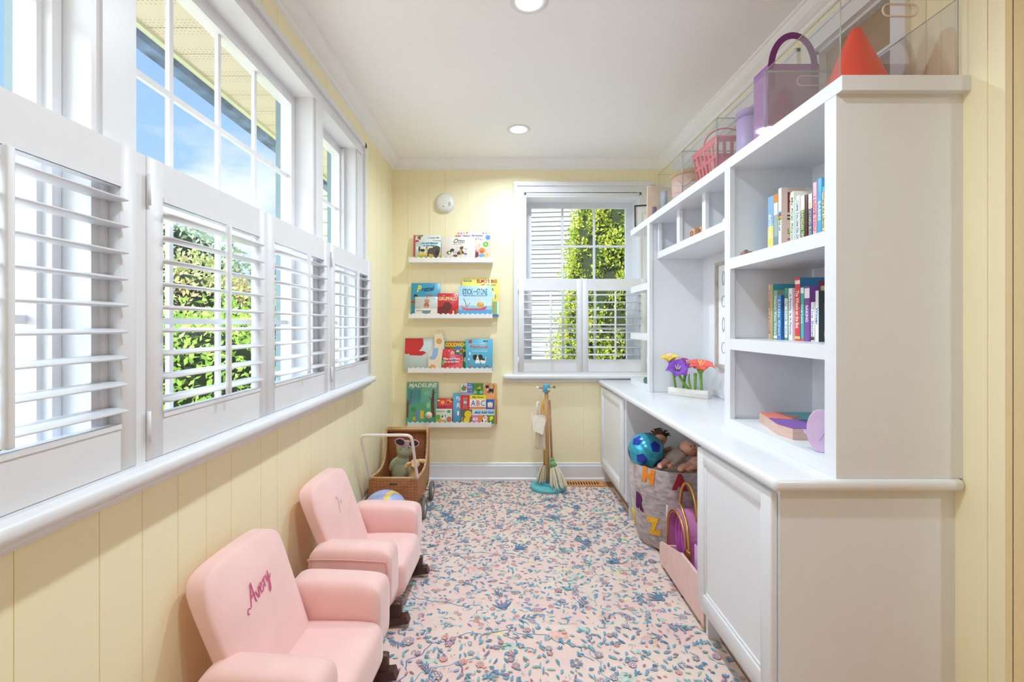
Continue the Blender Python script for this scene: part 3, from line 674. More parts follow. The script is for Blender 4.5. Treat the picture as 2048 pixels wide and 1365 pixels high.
def rug(label, poly, ztop, thick, seed, sc=1.0):
    """one mesh: woven ground plus the printed leaves, flowers, sprigs and vine lines as faces lying on it"""
    rr = random.Random(seed); b = MB(); b.prism(poly, ztop - thick, ztop, 'z')
    V, F, Mi = [], [], []; cnt = [0]
    xs = [p[0] for p in poly]; ys = [p[1] for p in poly]; bx0, bx1, by0, by1 = min(xs), max(xs), min(ys), max(ys)
    def inside(x, y):
        c = False; n = len(poly)
        for i in range(n):
            ax, ay = poly[i]; bx, by = poly[(i + 1) % n]
            if (ay > y) != (by > y) and x < (bx - ax) * (y - ay) / (by - ay) + ax: c = not c
        return c
    def face(pts, col):
        if not all(inside(x, y) for x, y in pts): return
        z = ztop + 0.00012 + 0.00000025 * cnt[0]; cnt[0] += 1; k = len(V)
        V.extend((x, y, z) for x, y in pts); F.append(tuple(range(k, k + len(pts)))); Mi.append(col + 1)
    def leaf(x, y, a, L_, w_, col, bend=0.25):
        ca, sa = math.cos(a), math.sin(a); up, dn = [], []
        for k in range(6):
            t = k / 5; ww = w_ * math.sin(PI * t ** 0.8) * 0.5 if 0 < k < 5 else 0; cy_ = bend * L_ * (t - t * t)
            up.append((t * L_, cy_ + ww)); 
            if 0 < k < 5: dn.append((t * L_, cy_ - ww))
        face([(x + p * ca - q * sa, y + p * sa + q * ca) for p, q in up + dn[::-1]], col)
    def ribbon(pts, w_, col):
        for i in range(len(pts) - 1):
            (x0_, y0_), (x1_, y1_) = pts[i], pts[i + 1]; l = math.hypot(x1_ - x0_, y1_ - y0_) or 1; nx_, ny_ = -(y1_ - y0_) / l * w_ / 2, (x1_ - x0_) / l * w_ / 2
            if (y1_ - y0_) or (x1_ - x0_): face([(x0_ + nx_, y0_ + ny_), (x0_ - nx_, y0_ - ny_), (x1_ - nx_, y1_ - ny_), (x1_ + nx_, y1_ + ny_)], col)
    def flower(x, y, r_, c1, c2):
        n = rr.choice((5, 6, 7)); o_ = rr.uniform(0, 6)
        for k in range(n):
            a = o_ + 2 * PI * k / n; px_, py_ = x + math.cos(a) * r_ * .62, y + math.sin(a) * r_ * .62
            face([(px_ + math.cos(t) * r_ * .36, py_ + math.sin(t) * r_ * .36) for t in [2 * PI * q / 7 for q in range(7)]], c1)
            face([(px_ + math.cos(t) * r_ * .22, py_ + math.sin(t) * r_ * .22) for t in [2 * PI * q / 6 for q in range(6)]], c2)
        face([(x + math.cos(t) * r_ * .38, y + math.sin(t) * r_ * .38) for t in [2 * PI * q / 8 for q in range(8)]], rr.choice((7, 5)))
        face([(x + math.cos(t) * r_ * .2, y + math.sin(t) * r_ * .2) for t in [2 * PI * q / 8 for q in range(8)]], 11)
    def curl(x, y, a, r_, col, w_):
        pts = [(x + math.cos(a + t) * r_ * (1 - t / 8), y + math.sin(a + t) * r_ * (1 - t / 8)) for t in [k * .42 for k in range(rr.choice((6, 8, 10)))]]; ribbon(pts, w_, col)
    def sprig(x, y, a, L_, cols, n=7):
        ribbon([(x + math.cos(a + .1 * math.sin(k)) * L_ * k / 4, y + math.sin(a + .1 * math.sin(k)) * L_ * k / 4) for k in range(5)], 0.0018, cols[0])
        for k in range(n):
            t = (k + 1) / (n + 1); s_ = 1 if k % 2 else -1
            leaf(x + math.cos(a) * L_ * t, y + math.sin(a) * L_ * t, a + s_ * rr.uniform(.5, 1.0), L_ * rr.uniform(.28, .48), L_ * 0.10, rr.choice(cols), s_ * .2)
        leaf(x + math.cos(a) * L_, y + math.sin(a) * L_, a, L_ * .35, L_ * .12, cols[0])
    A = (bx1 - bx0) * (by1 - by0)
    R = lambda: (rr.uniform(bx0, bx1), rr.uniform(by0, by1))
    def blue(): return rr.choice((0, 0, 1, 1, 1, 2, 2, 2, 3, 3, 4, 5))
    # pale washes
    for _ in range(int(38 * A)):
        x, y = R(); r_ = rr.uniform(.015, .05); face([(x + math.cos(t) * r_ * rr.uniform(.7, 1.1), y + math.sin(t) * r_ * .6 * rr.uniform(.7, 1.1)) for t in [2 * PI * q / 9 for q in range(9)]], rr.choice((10, 11, 9, 9)))
    # scalloped medallion outlines
    for _ in range(int(2.6 * A) + 2):
        x, y = R(); r_ = rr.uniform(.13, .26); n = rr.choice((5, 6, 7)); o_ = rr.uniform(0, 6); pts = []
        t0_, t1_ = rr.uniform(0, 3), rr.uniform(3.5, 6.2)
        for k in range(70):
            t = t0_ + (t1_ - t0_) * k / 69; q = r_ * (1 + .16 * abs(math.sin(n * t + o_)) - .10 * math.cos(2 * n * t)); pts.append((x + math.cos(t) * q * 1.25, y + math.sin(t) * q * .8))
        ribbon(pts, 0.0040, rr.choice((3, 4, 2, 5)))
    # vines
    for _ in range(int(3 * A)):
        x, y = R(); a = rr.uniform(0, 6.3); pts = [(x, y)]
        for k in range(26):
            a += 0.55 * math.sin(k * .9) + rr.uniform(-.25, .25); x += math.cos(a) * .014; y += math.sin(a) * .014; pts.append((x, y))
        ribbon(pts, 0.0032, rr.choice((1, 2, 3)))
    # small stuff everywhere, on a jittered grid so the field stays even
    st = 0.0235 * sc; yy = by0
    while yy < by1:
        xx = bx0
        while xx < bx1:
            x = xx + rr.uniform(-.5, .5) * st; y = yy + rr.uniform(-.5, .5) * st; k = rr.random(); a = rr.uniform(0, 2 * PI)
            if k < .40: leaf(x, y, a, rr.uniform(.018, .036), rr.uniform(.007, .012), blue(), rr.uniform(-.4, .4))
            elif k < .50: leaf(x, y, a, rr.uniform(.014, .026), rr.uniform(.006, .009), rr.choice((7, 8, 6, 6)), rr.uniform(-.4, .4))
            elif k < .57: flower(x, y, rr.uniform(.010, .016), rr.choice((6, 7, 5, 3)), rr.choice((9, 8)))
            elif k < .62: curl(x, y, a, rr.uniform(.010, .018), blue(), 0.0032)
            elif k < .70:
                for q in range(3): leaf(x, y, a + (q - 1) * .7, .019, .006, rr.choice((3, 4, 2)), 0)
            elif k < .76: 
                for q in range(3): xq, yq = x + rr.uniform(-.008, .008), y + rr.uniform(-.008, .008); face([(xq + math.cos(t) * .0026, yq + math.sin(t) * .0026) for t in (0, 1.57, 3.14, 4.71)], blue())
            xx += st
        yy += st
    for _ in range(int(34 * A)):
        x, y = R(); sprig(x, y, rr.uniform(0, 6.3), rr.uniform(.045, .075), rr.choice(([3, 4, 2], [1, 2, 0], [4, 4, 5], [2, 6, 3])), rr.choice((5, 6, 8)))
    for _ in range(int(9 * A)):
        x, y = R(); a0_ = rr.uniform(0, 6.3)
        for q in range(5): leaf(x, y, a0_ + (q - 2) * .42, .06, .010, rr.choice((3, 4, 4, 5)), .1 * (q - 2)); curl(x, y, a0_ + q, .012, 4, .0022)
    for _ in range(int(12 * A)):
        x, y = R(); flower(x, y, rr.uniform(.016, .024), rr.choice((3, 2, 6)), rr.choice((8, 9, 5)))
    me0 = bpy.data.meshes.new('m'); me0.from_pydata(V, [], F)
    me0.polygons.foreach_set('material_index', Mi); me0.update(); b.bm.from_mesh(me0); bpy.data.meshes.remove(me0)
    return tag(b.build('floral_rug', M_RUG), label, 'rug')
# counter-clockwise outlines
rug('blush pink rug with blue floral pattern reaching the back wall', [(-0.795, 1.70), (0.800, 1.70), (0.795, 3.262), (0.42, 3.285), (0.27, 3.390), (-0.80, 3.394)], 0.0045, 0.0045, 5)
rug('front floral rug overlapping the other with its seam beside the near cabinet door', [(-0.79, -0.5), (0.80, -0.5), (0.80, 1.762), (0.60, 1.766), (0.10, 1.756), (-0.79, 1.72)], 0.009, 0.0044, 8)

# ================================================================== PINK ROCKING ARMCHAIRS
M_VELVET = mat('blush_pink_velvet', 'F0C8C5', 0.75, var=0.05, scale=7, bump=0.15, bscale=26, sheen=0.5)
M_PIPE = mat('blush_piping', 'E5B2AE', 0.7)
def strokes_mesh(mb, lines, r):
    for ln in lines: mb.tube(ln, r, 6)
# cursive letters, unit height, in (x, z)
CUR = [[(-.32, -.05), (-.42, .05), (-.30, .2), (-.12, .1), (.02, .35), (.2, .7), (.34, 1.0), (.33, .6), (.32, .15), (.35, 0)], [(.1, .38), (.25, .45), (.5, .40)],
       [(.46, .42), (.55, .1), (.62, .02), (.74, .40), (.80, .36)], [(.80, .2), (.98, .32), (.95, .46), (.84, .36), (.84, .08), (.98, .0), (1.14, .2)],
       [(1.14, .36), (1.22, .42), (1.20, .02)], [(1.22, .3), (1.32, .44), (1.44, .38)], [(1.46, .42), (1.50, .1), (1.62, .05), (1.74, .44)], [(1.74, .44), (1.68, -.1), (1.55, -.45), (1.44, -.40), (1.60, -.12), (1.92, .12)]]
def smooth_line(pts, n=6):
    out = []
    P = [pts[0]] + list(pts) + [pts[-1]]
    for i in range(1, len(P) - 2):
        for k in range(n):
            t = k / n; a, b, c, d = P[i - 1], P[i], P[i + 1], P[i + 2]
            out.append(tuple(0.5 * ((2 * b[j]) + (-a[j] + c[j]) * t + (2 * a[j] - 5 * b[j] + 4 * c[j] - d[j]) * t * t + (-a[j] + 3 * b[j] - 3 * c[j] + d[j]) * t ** 3) for j in range(len(a))))
    out.append(tuple(pts[-1])); return out
def soft(o, lv=2):
    md = o.modifiers.new('round', 'SUBSURF'); md.levels = lv; md.render_levels = lv; return o
def rocking_armchair(label, x, y, ang, embroidery, z=0.0093):
    r = thing('rocking_armchair', label, 'armchair', (x, y, z), (0, 0, ang), 'pink rocking armchairs')
    # back: leaning slab, slightly narrower below
    b = MB(); c = []
    nz, nx, ny = 10, 10, 4
    t = bmesh.new(); bmesh.ops.create_cube(t, size=1); bmesh.ops.subdivide_edges(t, edges=list(t.edges), cuts=6, use_grid_fill=True)
    for v in t.verts:
        u, d, h = v.co.x * 2, v.co.y * 2, v.co.z * 2          # -1..1
        # rounded-square outline
        k = (abs(u) ** 7 + abs(h) ** 7) ** (1 / 7) or 1; m_ = max(abs(u), abs(h)); 
        if m_ > 0: u, h = u * m_ / k, h * m_ / k
        edge = max(abs(u), abs(h)); th = 0.042 * (1 - 0.42 * max(0, (edge - 0.72) / 0.28) ** 2) + 0.010 * (1 - min(1, edge)) 
        hh = (h + 1) / 2; z = 0.13 + hh * 0.40
        w_ = 0.152 + 0.026 * hh
        v.co = Vector((u * w_ - 0.028, 0.042 + (z - 0.22) * 0.385 + d * th, z - abs(u) ** 2 * 0.008 * hh))
    b._merge(t, True); soft(b.build('backrest', M_VELVET, r, local=True), 1)
    # seat cushion
    b = MB(); t = bmesh.new(); bmesh.ops.create_cube(t, size=1); bmesh.ops.subdivide_edges(t, edges=list(t.edges), cuts=6, use_grid_fill=True)
    for v in t.verts:
        u, d, h = v.co.x * 2, v.co.y * 2, v.co.z * 2
        k = (abs(d) ** 5 + abs(h) ** 5) ** (1 / 5) or 1; m_ = max(abs(d), abs(h))
        if m_ > 0: d, h = d * m_ / k, h * m_ / k
        v.co = Vector((u * 0.142, -0.068 + d * 0.158, 0.150 + h * 0.072 + 0.008 * (1 - u * u) * (h > 0) - 0.006 * d * (h > 0)))
    b._merge(t, True); soft(b.build('seat', M_VELVET, r, local=True), 1)
    # apron below the seat
    b = MB(); b.rbox(-0.20, 0.20, -0.195, 0.13, 0.085, 0.15, 0.02, 3); b.build('apron', M_VELVET, r, local=True)
    for s in (-1, 1):
        b = MB(); t = bmesh.new(); bmesh.ops.create_cube(t, size=1); bmesh.ops.subdivide_edges(t, edges=list(t.edges), cuts=6, use_grid_fill=True)
        for v in t.verts:
            u, d, h = v.co.x * 2, v.co.y * 2, v.co.z * 2
            k = (abs(u) ** 4.5 + abs(h) ** 9) ** (1 / 7); m_ = max(abs(u), abs(h))
            k = max(1.0, (abs(u) ** 4 + abs(h) ** 4) ** .25 / m_ if m_ > 0 and h > 0 else 1.0)
            u, h = u / k, h / k
            kd = max(1.0, ((abs(d) ** 8 + abs(h) ** 8) ** .125) / max(abs(d), abs(h), 1e-6)); d, h = d / kd, h / kd
            wd_ = 0.056 + 0.005 * max(0, h)
            v.co = Vector((s * 0.199 + u * wd_, -0.047 + d * 0.158, 0.213 + h * 0.120))
        b._merge(t, True); a = soft(b.build('armrest', M_VELVET, r, local=True), 1)
        # piping on the outer face and the front
        p = MB(); xo = s * 0.2585
        ln = smooth_line([(xo, 0.10, 0.11), (xo, 0.10, 0.27), (xo, 0.085, 0.292), (xo, -0.16, 0.292), (xo, -0.188, 0.28), (xo, -0.192, 0.25), (xo, -0.192, 0.105)], 5)
        p.tube(ln, 0.0024, 6)
        p.build('piping', M_PIPE, a, local=True)
    for s in (-1, 1):
        b = MB(); pts = []
        for k in range(13):
            yy = -0.255 + 0.455 * k / 12; pts.append((yy, 0.0 + 0.42 * (yy + 0.03) ** 2))
        up = [(yy, zz + (0.030 if 0 < i < 12 else 0.022)) for i, (yy, zz) in enumerate(pts)]
        poly = pts + [(up[-1][0] - 0.006, up[-1][1])] + up[-2:0:-1] + [(up[0][0] + 0.010, up[0][1] + 0.006)]
        b.prism(poly, s * 0.175 - 0.016, s * 0.175 + 0.016, 'x'); b.build('rocker', M_DARKWOOD, r, local=True)
        b = MB(); b.rbox(s * 0.175 - 0.014, s * 0.175 + 0.014, -0.225, -0.165, 0.035, 0.095, 0.006, 2); b.build('rocker_block', M_DARKWOOD, r, local=True)
        b = MB(); b.rbox(s * 0.175 - 0.014, s * 0.175 + 0.014, 0.07, 0.12, 0.03, 0.095, 0.006, 2); b.build('rocker_block', M_DARKWOOD, r, local=True)
    if embroidery:
        e = MB(); c0, sx = (-0.052, 0.408), 0.052
        for ln in embroidery[0]:
            pts = []
            for (u, h) in smooth_line(ln, 5):
                X = c0[0] + (u - 0.75) * sx; Z = c0[1] + h * sx * 0.95 + (u - .75) * sx * 0.32
                pts.append((X, 0.042 + (Z - 0.22) * 0.385 - 0.0525 + embroidery[2] * (abs(X + 0.028) * 0.06), Z))
            e.tube(pts, 0.0015, 6)
        e.build('embroidery', mat('thread_' + embroidery[1], embroidery[1], 0.6), r, local=True, label=embroidery[3])
    return r
rocking_armchair('pink velvet kids rocking armchair with a rose name embroidered on its back', -0.607, 1.318, PI / 2 - math.radians(4.5), (CUR, 'D2679A', 1, 'rose pink script embroidery'))
rocking_armchair('pink velvet kids rocking armchair behind the embroidered one, nearer the wicker pram', -0.603, 1.942, PI / 2 - math.radians(3), ([[(.55, .9), (.62, 1.05), (.66, .6), (.5, -.1), (.35, -.1), (.5, .2), (.9, .5)], [(.95, .4), (1.1, .5), (1.0, .2), (1.25, .3)]], 'EAD6D4', 1, 'pale stitched initials'), 0.0050)

# ball between the armchair and the pram
r = thing('play_ball', 'pale lavender-blue ball between the far pink armchair and the wicker pram', 'ball', (-0.645, 2.49, 0.0045 + 0.128))
MB().ell((0, 0, 0), (0.128, 0.128, 0.128), 32, 20).build('ball_skin', mat('lavender_blue_rubber', 'A9B6E6', 0.35), r, local=True)
b = MB(); b.M = Matrix.Rotation(math.radians(62), 4, 'Y') @ Matrix.Rotation(math.radians(20), 4, 'X')
b.lathe([(0.1285 * math.cos(a), 0.1285 * math.sin(a)) for a in [math.radians(k) for k in range(38, 52, 2)]], seg=32, cap=False); b.build('stripe', mat('yellow_rubber', 'EFD36A', 0.35), r, local=True)

# ================================================================== WICKER DOLL PRAM
def wicker(name, c1, c2, k=1.0):
    m = bpy.data.materials.new(name); m.use_nodes = True; nt = m.node_tree; b = nt.nodes['Principled BSDF']; K = nt.links
    t = _n(nt, 'ShaderNodeTexCoord')
    w1 = _n(nt, 'ShaderNodeTexWave'); w1.bands_direction = 'Z'; w1.inputs['Scale'].default_value = 34 * k; w1.inputs['Distortion'].default_value = 1.5; w1.inputs['Detail Scale'].default_value = 3
    K.new(t.outputs['Object'], w1.inputs['Vector'])
    mp = _n(nt, 'ShaderNodeMapping'); mp.inputs['Rotation'].default_value = (0, 0, PI / 4); K.new(t.outputs['Object'], mp.inputs[0])
    w2 = _n(nt, 'ShaderNodeTexWave'); w2.bands_direction = 'X'; w2.inputs['Scale'].default_value = 22 * k; K.new(mp.outputs[0], w2.inputs['Vector'])
    mm = _n(nt, 'ShaderNodeMath', operation='MULTIPLY'); K.new(w1.outputs['Fac'], mm.inputs[0]); K.new(w2.outputs['Fac'], mm.inputs[1])
    ad = _n(nt, 'ShaderNodeMath', operation='ADD'); K.new(mm.outputs[0], ad.inputs[0]); K.new(w1.outputs['Fac'], ad.inputs[1])
    r = _n(nt, 'ShaderNodeValToRGB'); K.new(ad.outputs[0], r.inputs[0]); r.color_ramp.elements[0].color = (*hexc(c1), 1); r.color_ramp.elements[1].color = (*hexc(c2), 1); r.color_ramp.elements[1].position = 0.9
    K.new(r.outputs[0], b.inputs['Base Color']); b.inputs['Roughness'].default_value = 0.5
    bp = _n(nt, 'ShaderNodeBump'); bp.inputs['Strength'].default_value = 0.6; bp.inputs['Distance'].default_value = 0.003; K.new(ad.outputs[0], bp.inputs['Height']); K.new(bp.outputs[0], b.inputs['Normal'])
    return m
M_WICK = wicker('brown_wicker', '84492A', 'C5844F'); M_WICK2 = wicker('pale_wicker_edge', 'B98A5C', 'DDB788')
pr = thing('doll_pram', 'brown wicker doll pram with white handle against the left wall corner', 'doll pram', (-0.645, 2.9, 0.0045))
XA, XZ = -0.788, -0.500
prof = [(2.68, .10), (2.68, .262), (2.74, .255), (2.86, .240), (2.95, .246), (3.01, .275), (3.045, .335), (3.060, .40), (3.066, .462), (3.12, .462), (3.12, .15), (3.07, .10)]
b = MB(); b.prism(prof, XZ - 0.012, XZ, 'x'); b.build('side_panel', M_WICK, pr)
b = MB(); b.prism(prof, XA, XA + 0.012, 'x'); b.build('side_panel', M_WICK, pr)
b = MB(); b.rbox(XA + .0121, XZ - .0121, 2.681, 2.694, 0.102, 0.262, 0.003, 2); b.build('end_panel', M_WICK, pr)
b = MB(); b.rbox(XA + .0121, XZ - .0121, 3.108, 3.1195, 0.102, 0.462, 0.003, 2); b.rbox(XA + .0121, XZ - .0121, 3.066, 3.108, 0.450, 0.462, 0.003, 2); b.build('hood', M_WICK, pr)
b = MB(); b.box(XA + .0121, XZ - .0121, 2.6941, 3.1079, 0.102, 0.112); b.build('bottom', M_WICK, pr)
b = MB()
for xx in (XA + 0.006, XZ - 0.006):
    b.tube(smooth_line([(xx, p, q + 0.003) for p, q in prof[1:10]], 3), 0.008, 8)
b.tube([(XA, 2.687, 0.264), (XZ, 2.687, 0.264)], 0.008, 8); b.tube([(XA, 3.068, 0.466), (XZ, 3.068, 0.466)], 0.008, 8); b.tube([(XA, 3.118, 0.464), (XZ, 3.118, 0.464)], 0.007, 8)
b.build('braided_rim', M_WICK2, pr)
b = MB(); b.rbox(-0.665, -0.62, 2.676, 2.6815, 0.228, 0.240, 0.002, 1); b.build('name_plate', mat('brass_plate_dark', '6A4A33', 0.4), pr)
M_TIRE = mat('grey_rubber_tire', '77706C', 0.7); M_CREAM = mat('cream_enamel', 'E9DFCB', 0.35)
for y, z in ((2.745, 0.066), (3.04, 0.066)):
    ax = MB(); ax.cyl((-0.805, y, z), (-0.472, y, z), 0.004, seg=8); ax.box(-0.77, -0.52, y - 0.006, y + 0.006, z + 0.004, 0.102); ax.build('axle', M_CHROME, pr)
    for x in (-0.800, -0.473):
        wv = MB(); wv.tube([(x, y + 0.050 * math.cos(a), z + 0.050 * math.sin(a)) for a in [2 * PI * k / 28 for k in range(28)]], 0.0120, 10, closed=True)
        wo = wv.build('wheel', M_TIRE, pr)
        rim = MB(); rim.M = Matrix.Translation((x, y, z)) @ Matrix.Rotation(PI / 2, 4, 'Y'); rim.lathe([(0.047, -0.004), (0.047, 0.004), (0.02, 0.006), (0.012, 0.010), (0.0, 0.012)], seg=28); rim.lathe([(0.047, 0.004), (0.047, -0.004), (0.02, -0.006), (0.012, -0.010), (0.0, -0.012)], seg=28)
        rim.build('hub', M_CREAM, wo)
h = MB()
pts = smooth_line([(-0.783, 2.690, 0.262), (-0.783, 2.60, 0.41), (-0.785, 2.535, 0.520), (-0.775, 2.515, 0.552), (-0.740, 2.510, 0.560), (-0.650, 2.508, 0.561), (-0.545, 2.508, 0.561), (-0.512, 2.515, 0.552), (-0.503, 2.535, 0.520), (-0.503, 2.60, 0.41), (-0.503, 2.690, 0.262)], 6)
h.tube(pts, 0.0085, 12); h.build('push_handle', mat('white_enamel_tube', 'EFE6DF', 0.3), pr)

# plush animals in the pram
M_SAGE = mat('sage_grey_plush', 'A3A78F', 0.95, var=0.06, scale=60, bump=0.6, bscale=300, sheen=0.4)
M_TANP = mat('tan_curly_plush', 'D9B284', 0.95, var=0.1, scale=80, bump=0.9, bscale=160, sheen=0.4)
p = thing('plush_animal', 'large sage grey plush animal sitting in the wicker pram hood', 'soft toy', (-0.66, 2.98, 0.115))
b = MB(); b.ell((-0.662, 2.975, 0.205), (0.062, 0.055, 0.088)); b.ell((-0.655, 2.975, 0.285), (0.045, 0.042, 0.045)); b.ell((-0.638, 2.965, 0.352), (0.052, 0.050, 0.048)); b.ell((-0.622, 2.955, 0.385), (0.034, 0.034, 0.036))
b.ell((-0.708, 2.945, 0.268), (0.020, 0.022, 0.050), rot=Matrix.Rotation(math.radians(28), 3, 'Y')); b.ell((-0.600, 2.93, 0.235), (0.020, 0.022, 0.045))
b.ell((-0.70, 2.88, 0.145), (0.030, 0.055, 0.028)); b.ell((-0.635, 2.87, 0.145), (0.030, 0.055, 0.028)); b.ell((-0.655, 3.015, 0.355), (0.05, 0.035, 0.05))
fuse(b.build('plush_body', M_SAGE, p), 0.006)
for dx in (-0.022, 0.012):
    MB().ell((-0.630 + dx, 2.912, 0.372), (0.003, 0.003, 0.003), 8, 6).build('eye', M_BLACK, p)
DM = Matrix.Translation((0.004, 0, 0.041))
p = thing('plush_dog', 'small tan plush dog with floppy ears at the front of the pram', 'soft toy', (-0.552, 2.84, 0.115))
b = MB(); b.M = DM; b.ell((-0.556, 2.85, 0.155), (0.036, 0.034, 0.090)); b.ell((-0.550, 2.835, 0.262), (0.031, 0.030, 0.030)); b.ell((-0.556, 2.806, 0.255), (0.014, 0.016, 0.011))
b.ell((-0.58, 2.80, 0.145), (0.016, 0.035, 0.016)); b.ell((-0.53, 2.80, 0.145), (0.016, 0.035, 0.016))
fuse(b.build('plush_body', M_TANP, p), 0.005)
b = MB(); b.M = DM; b.ell((-0.590, 2.83, 0.262), (0.022, 0.012, 0.014), rot=Matrix.Rotation(math.radians(-35), 3, 'Y')); b.ell((-0.603, 2.83, 0.246), (0.014, 0.012, 0.018)); fuse(b.build('ear', M_TANP, p), 0.005)
b = MB(); b.M = DM; b.ell((-0.515, 2.84, 0.280), (0.028, 0.012, 0.013), rot=Matrix.Rotation(math.radians(8), 3, 'Y')); b.ell((-0.495, 2.84, 0.278), (0.014, 0.012, 0.016)); fuse(b.build('ear', M_TANP, p), 0.005)
for dx in (-0.013, 0.013): MB().ell((-0.552 + dx, 2.806, 0.310), (0.0035, 0.003, 0.0035), 8, 6).build('eye', M_BLACK, p)
MB().ell((-0.557, 2.790, 0.298), (0.005, 0.004, 0.004), 10, 8).build('nose', mat('brown_nose', '5B3527', 0.5), p)
b = MB(); b.M = DM; b.tube([(-0.535, 2.825, 0.235), (-0.527, 2.818, 0.215), (-0.523, 2.815, 0.19)], 0.006, 8); b.build('scarf', mat('dark_red_scarf', '7E2B3A', 0.8), p)
# sunglasses resting above the plush
g = thing('sunglasses', 'dark kids sunglasses with pink patterned frame resting on the grey plush', 'sunglasses', (-0.612, 2.915, 0.412), (math.radians(-10), math.radians(6), 0)); g.scale = (1.2, 1.2, 1.2)
def egg(cx, w_, h_, sg):
    return [(cx + w_ * math.cos(a) * (1 + 0.1 * sg * math.cos(a)), 0, h_ * math.sin(a) + 0.10 * sg * w_ * math.cos(a)) for a in [2 * PI * k / 20 for k in range(20)]]
for sg in (-1, 1):
    f = MB(); f.tube(egg(sg * 0.034, 0.027, 0.019, sg), 0.0032, 8, closed=True); fo = f.build('rim', mat('pink_speckled_frame', 'C58AA6', 0.4, var=0.5, scale=220), g, local=True)
    l = MB(); l._add([(x, 0.001, z) for x, y, z in egg(sg * 0.034, 0.027, 0.019, sg)], [tuple(range(20))]); l._add([(x, -0.001, z) for x, y, z in egg(sg * 0.034, 0.027, 0.019, sg)], [tuple(range(20))]); l.build('lens', mat('dark_lens', '1B1A1E', 0.1), fo, local=True)
    t_ = MB(); t_.tube([(sg * 0.062, 0, 0.006), (sg * 0.064, 0.03, 0.004), (sg * 0.060, 0.075, -0.006)], 0.002, 6); t_.build('temple', M_BLACK, g, local=True)
b = MB(); b.tube([(-0.009, 0, 0.004), (0, -0.002, 0.008), (0.009, 0, 0.004)], 0.0025, 6); b.build('bridge', mat('pink_speckled_frame', 'C58AA6'), g, local=True)

# ================================================================== TOY CLEANING STAND by the back window
cx, cy = PX(1096, 3.25), 3.25
s = thing('toy_broom_stand', 'turquoise and wood toy cleaning stand on a round base under the window', 'stand', (cx, cy, 0.0045))
M_TURQ = mat('turquoise_paint', '5FB9C4', 0.4); M_TURQ2 = mat('bright_blue_paint', '4BA5CB', 0.4)
MB().lathe([(0.0, 0), (0.122, 0.0), (0.128, 0.004), (0.128, 0.020), (0.122, 0.025), (0.0, 0.025)], (cx, cy, 0.0045), 48).build('base', M_TURQ, s)
MB().lathe([(0.043, 0.0), (0.043, 0.008), (0.038, 0.012), (0, 0.012)], (cx, cy, 0.0295), 32).build('base_collar', M_TURQ2, s)
MB().cyl((cx, cy, 0.035), (cx - 0.012, cy, 0.705), 0.0145, 0.0135, 20).build('pole', M_WOOD, s)
MB().lathe([(0.0, 0), (0.024, 0.0), (0.026, 0.003), (0.026, 0.050), (0.024, 0.053), (0.0, 0.053)], (cx - 0.012, cy, 0.69), 28).build('top_hub', M_TURQ2, s)
for (dx, dy, dz), col in (((-0.062, 0, 0.004), 'EFE7DC'), ((0.058, 0.01, 0.008), '6F8263'), ((0.012, -0.055, -0.002), 'E3B56A'), ((0.0, 0.055, 0.0), 'D9A05B')):
    q = Vector((cx - 0.012, cy, 0.716)); d = Vector((dx, dy, dz))
    pg = MB(); pg.cyl(q + d * .35, q + d * .92, 0.0045, seg=8); po = pg.build('peg', mat('peg_red', 'C9606A', 0.5) if dx < -0.05 else M_WOOD, s)
    MB().ell(q + d, (0.0105, 0.0105, 0.0105), 14, 10).build('knob', mat('knob_' + col, col, 0.4), po)
def strands(mb, top, base_c, rt, rb, n, r0, seed, droop=0.0):
    rr = random.Random(seed)
    for k in range(n):
        a = 2 * PI * k / n + rr.uniform(-.2, .2); q = rr.uniform(0.45, 1.0)
        p0 = Vector(top) + Vector((math.cos(a) * rt, math.sin(a) * rt, 0)); p1 = Vector(base_c) + Vector((math.cos(a) * rb * q, math.sin(a) * rb * q, rr.uniform(0, 0.012)))
        mid = (p0 + p1) / 2 + Vector((math.cos(a) * rb * .05 * q, math.sin(a) * rb * .05 * q, 0.01)); mb.tube(smooth_line([tuple(p0), tuple(mid), tuple(p1)], 4), [r0 * .8] * 4 + [r0] * 4 + [r0 * 1.35], 6)
M_STRING = mat('natural_cotton_string', 'E6DCC7', 0.95, bump=0.5, bscale=300)
mt = thing('toy_mop', 'toy string mop with green cap and wooden handle leaning on the stand', 'mop', (PX(1112, 3.22), 3.21, 0.035))
t0 = Vector(PP(1108, 931, 3.20)); MB().cyl(PP(1103.5, 918, 3.205), PP(1099, 801, 3.225), 0.0075, seg=12).build('handle', mat('mid_brown_wood', 'B0805C', 0.5, var=.1), mt)
b = MB(); b.cyl(PP(1107.5, 934, 3.20), PP(1104.5, 922, 3.203), 0.026, 0.017, 18); b.cyl(PP(1104.5, 922, 3.203), PP(1103.5, 916, 3.205), 0.014, 0.013, 16); b.build('cap', mat('green_cap', '76A66B', 0.5), mt)
b = MB(); strands(b, PP(1108, 931, 3.20), (PX(1118, 3.18), 3.165, 0.038), 0.019, 0.066, 34, 0.0034, 3); b.build('strings', M_STRING, mt)
bt = thing('toy_broom', 'toy broom with yellow handle and pale bristles behind the stand pole', 'broom', (PX(1084, 3.3), 3.29, 0.02))
MB().cyl(PP(1089, 935, 3.285), PP(1086, 799, 3.29), 0.0075, seg=12).build('handle', mat('yellow_wood', 'D9A63A', 0.5), bt)
b = MB(); strands(b, PP(1089, 930, 3.285), (PX(1083, 3.29), 3.285, 0.034), 0.014, 0.045, 20, 0.0042, 5); b.build('bristles', M_STRING, bt)
dp = thing('toy_dustpan', 'small cream dustpan hanging from a peg of the toy stand', 'dustpan', PP(1078, 850, 3.19))
b = MB(); M_PAN = mat('cream_plastic', 'EFE6D8', 0.4)
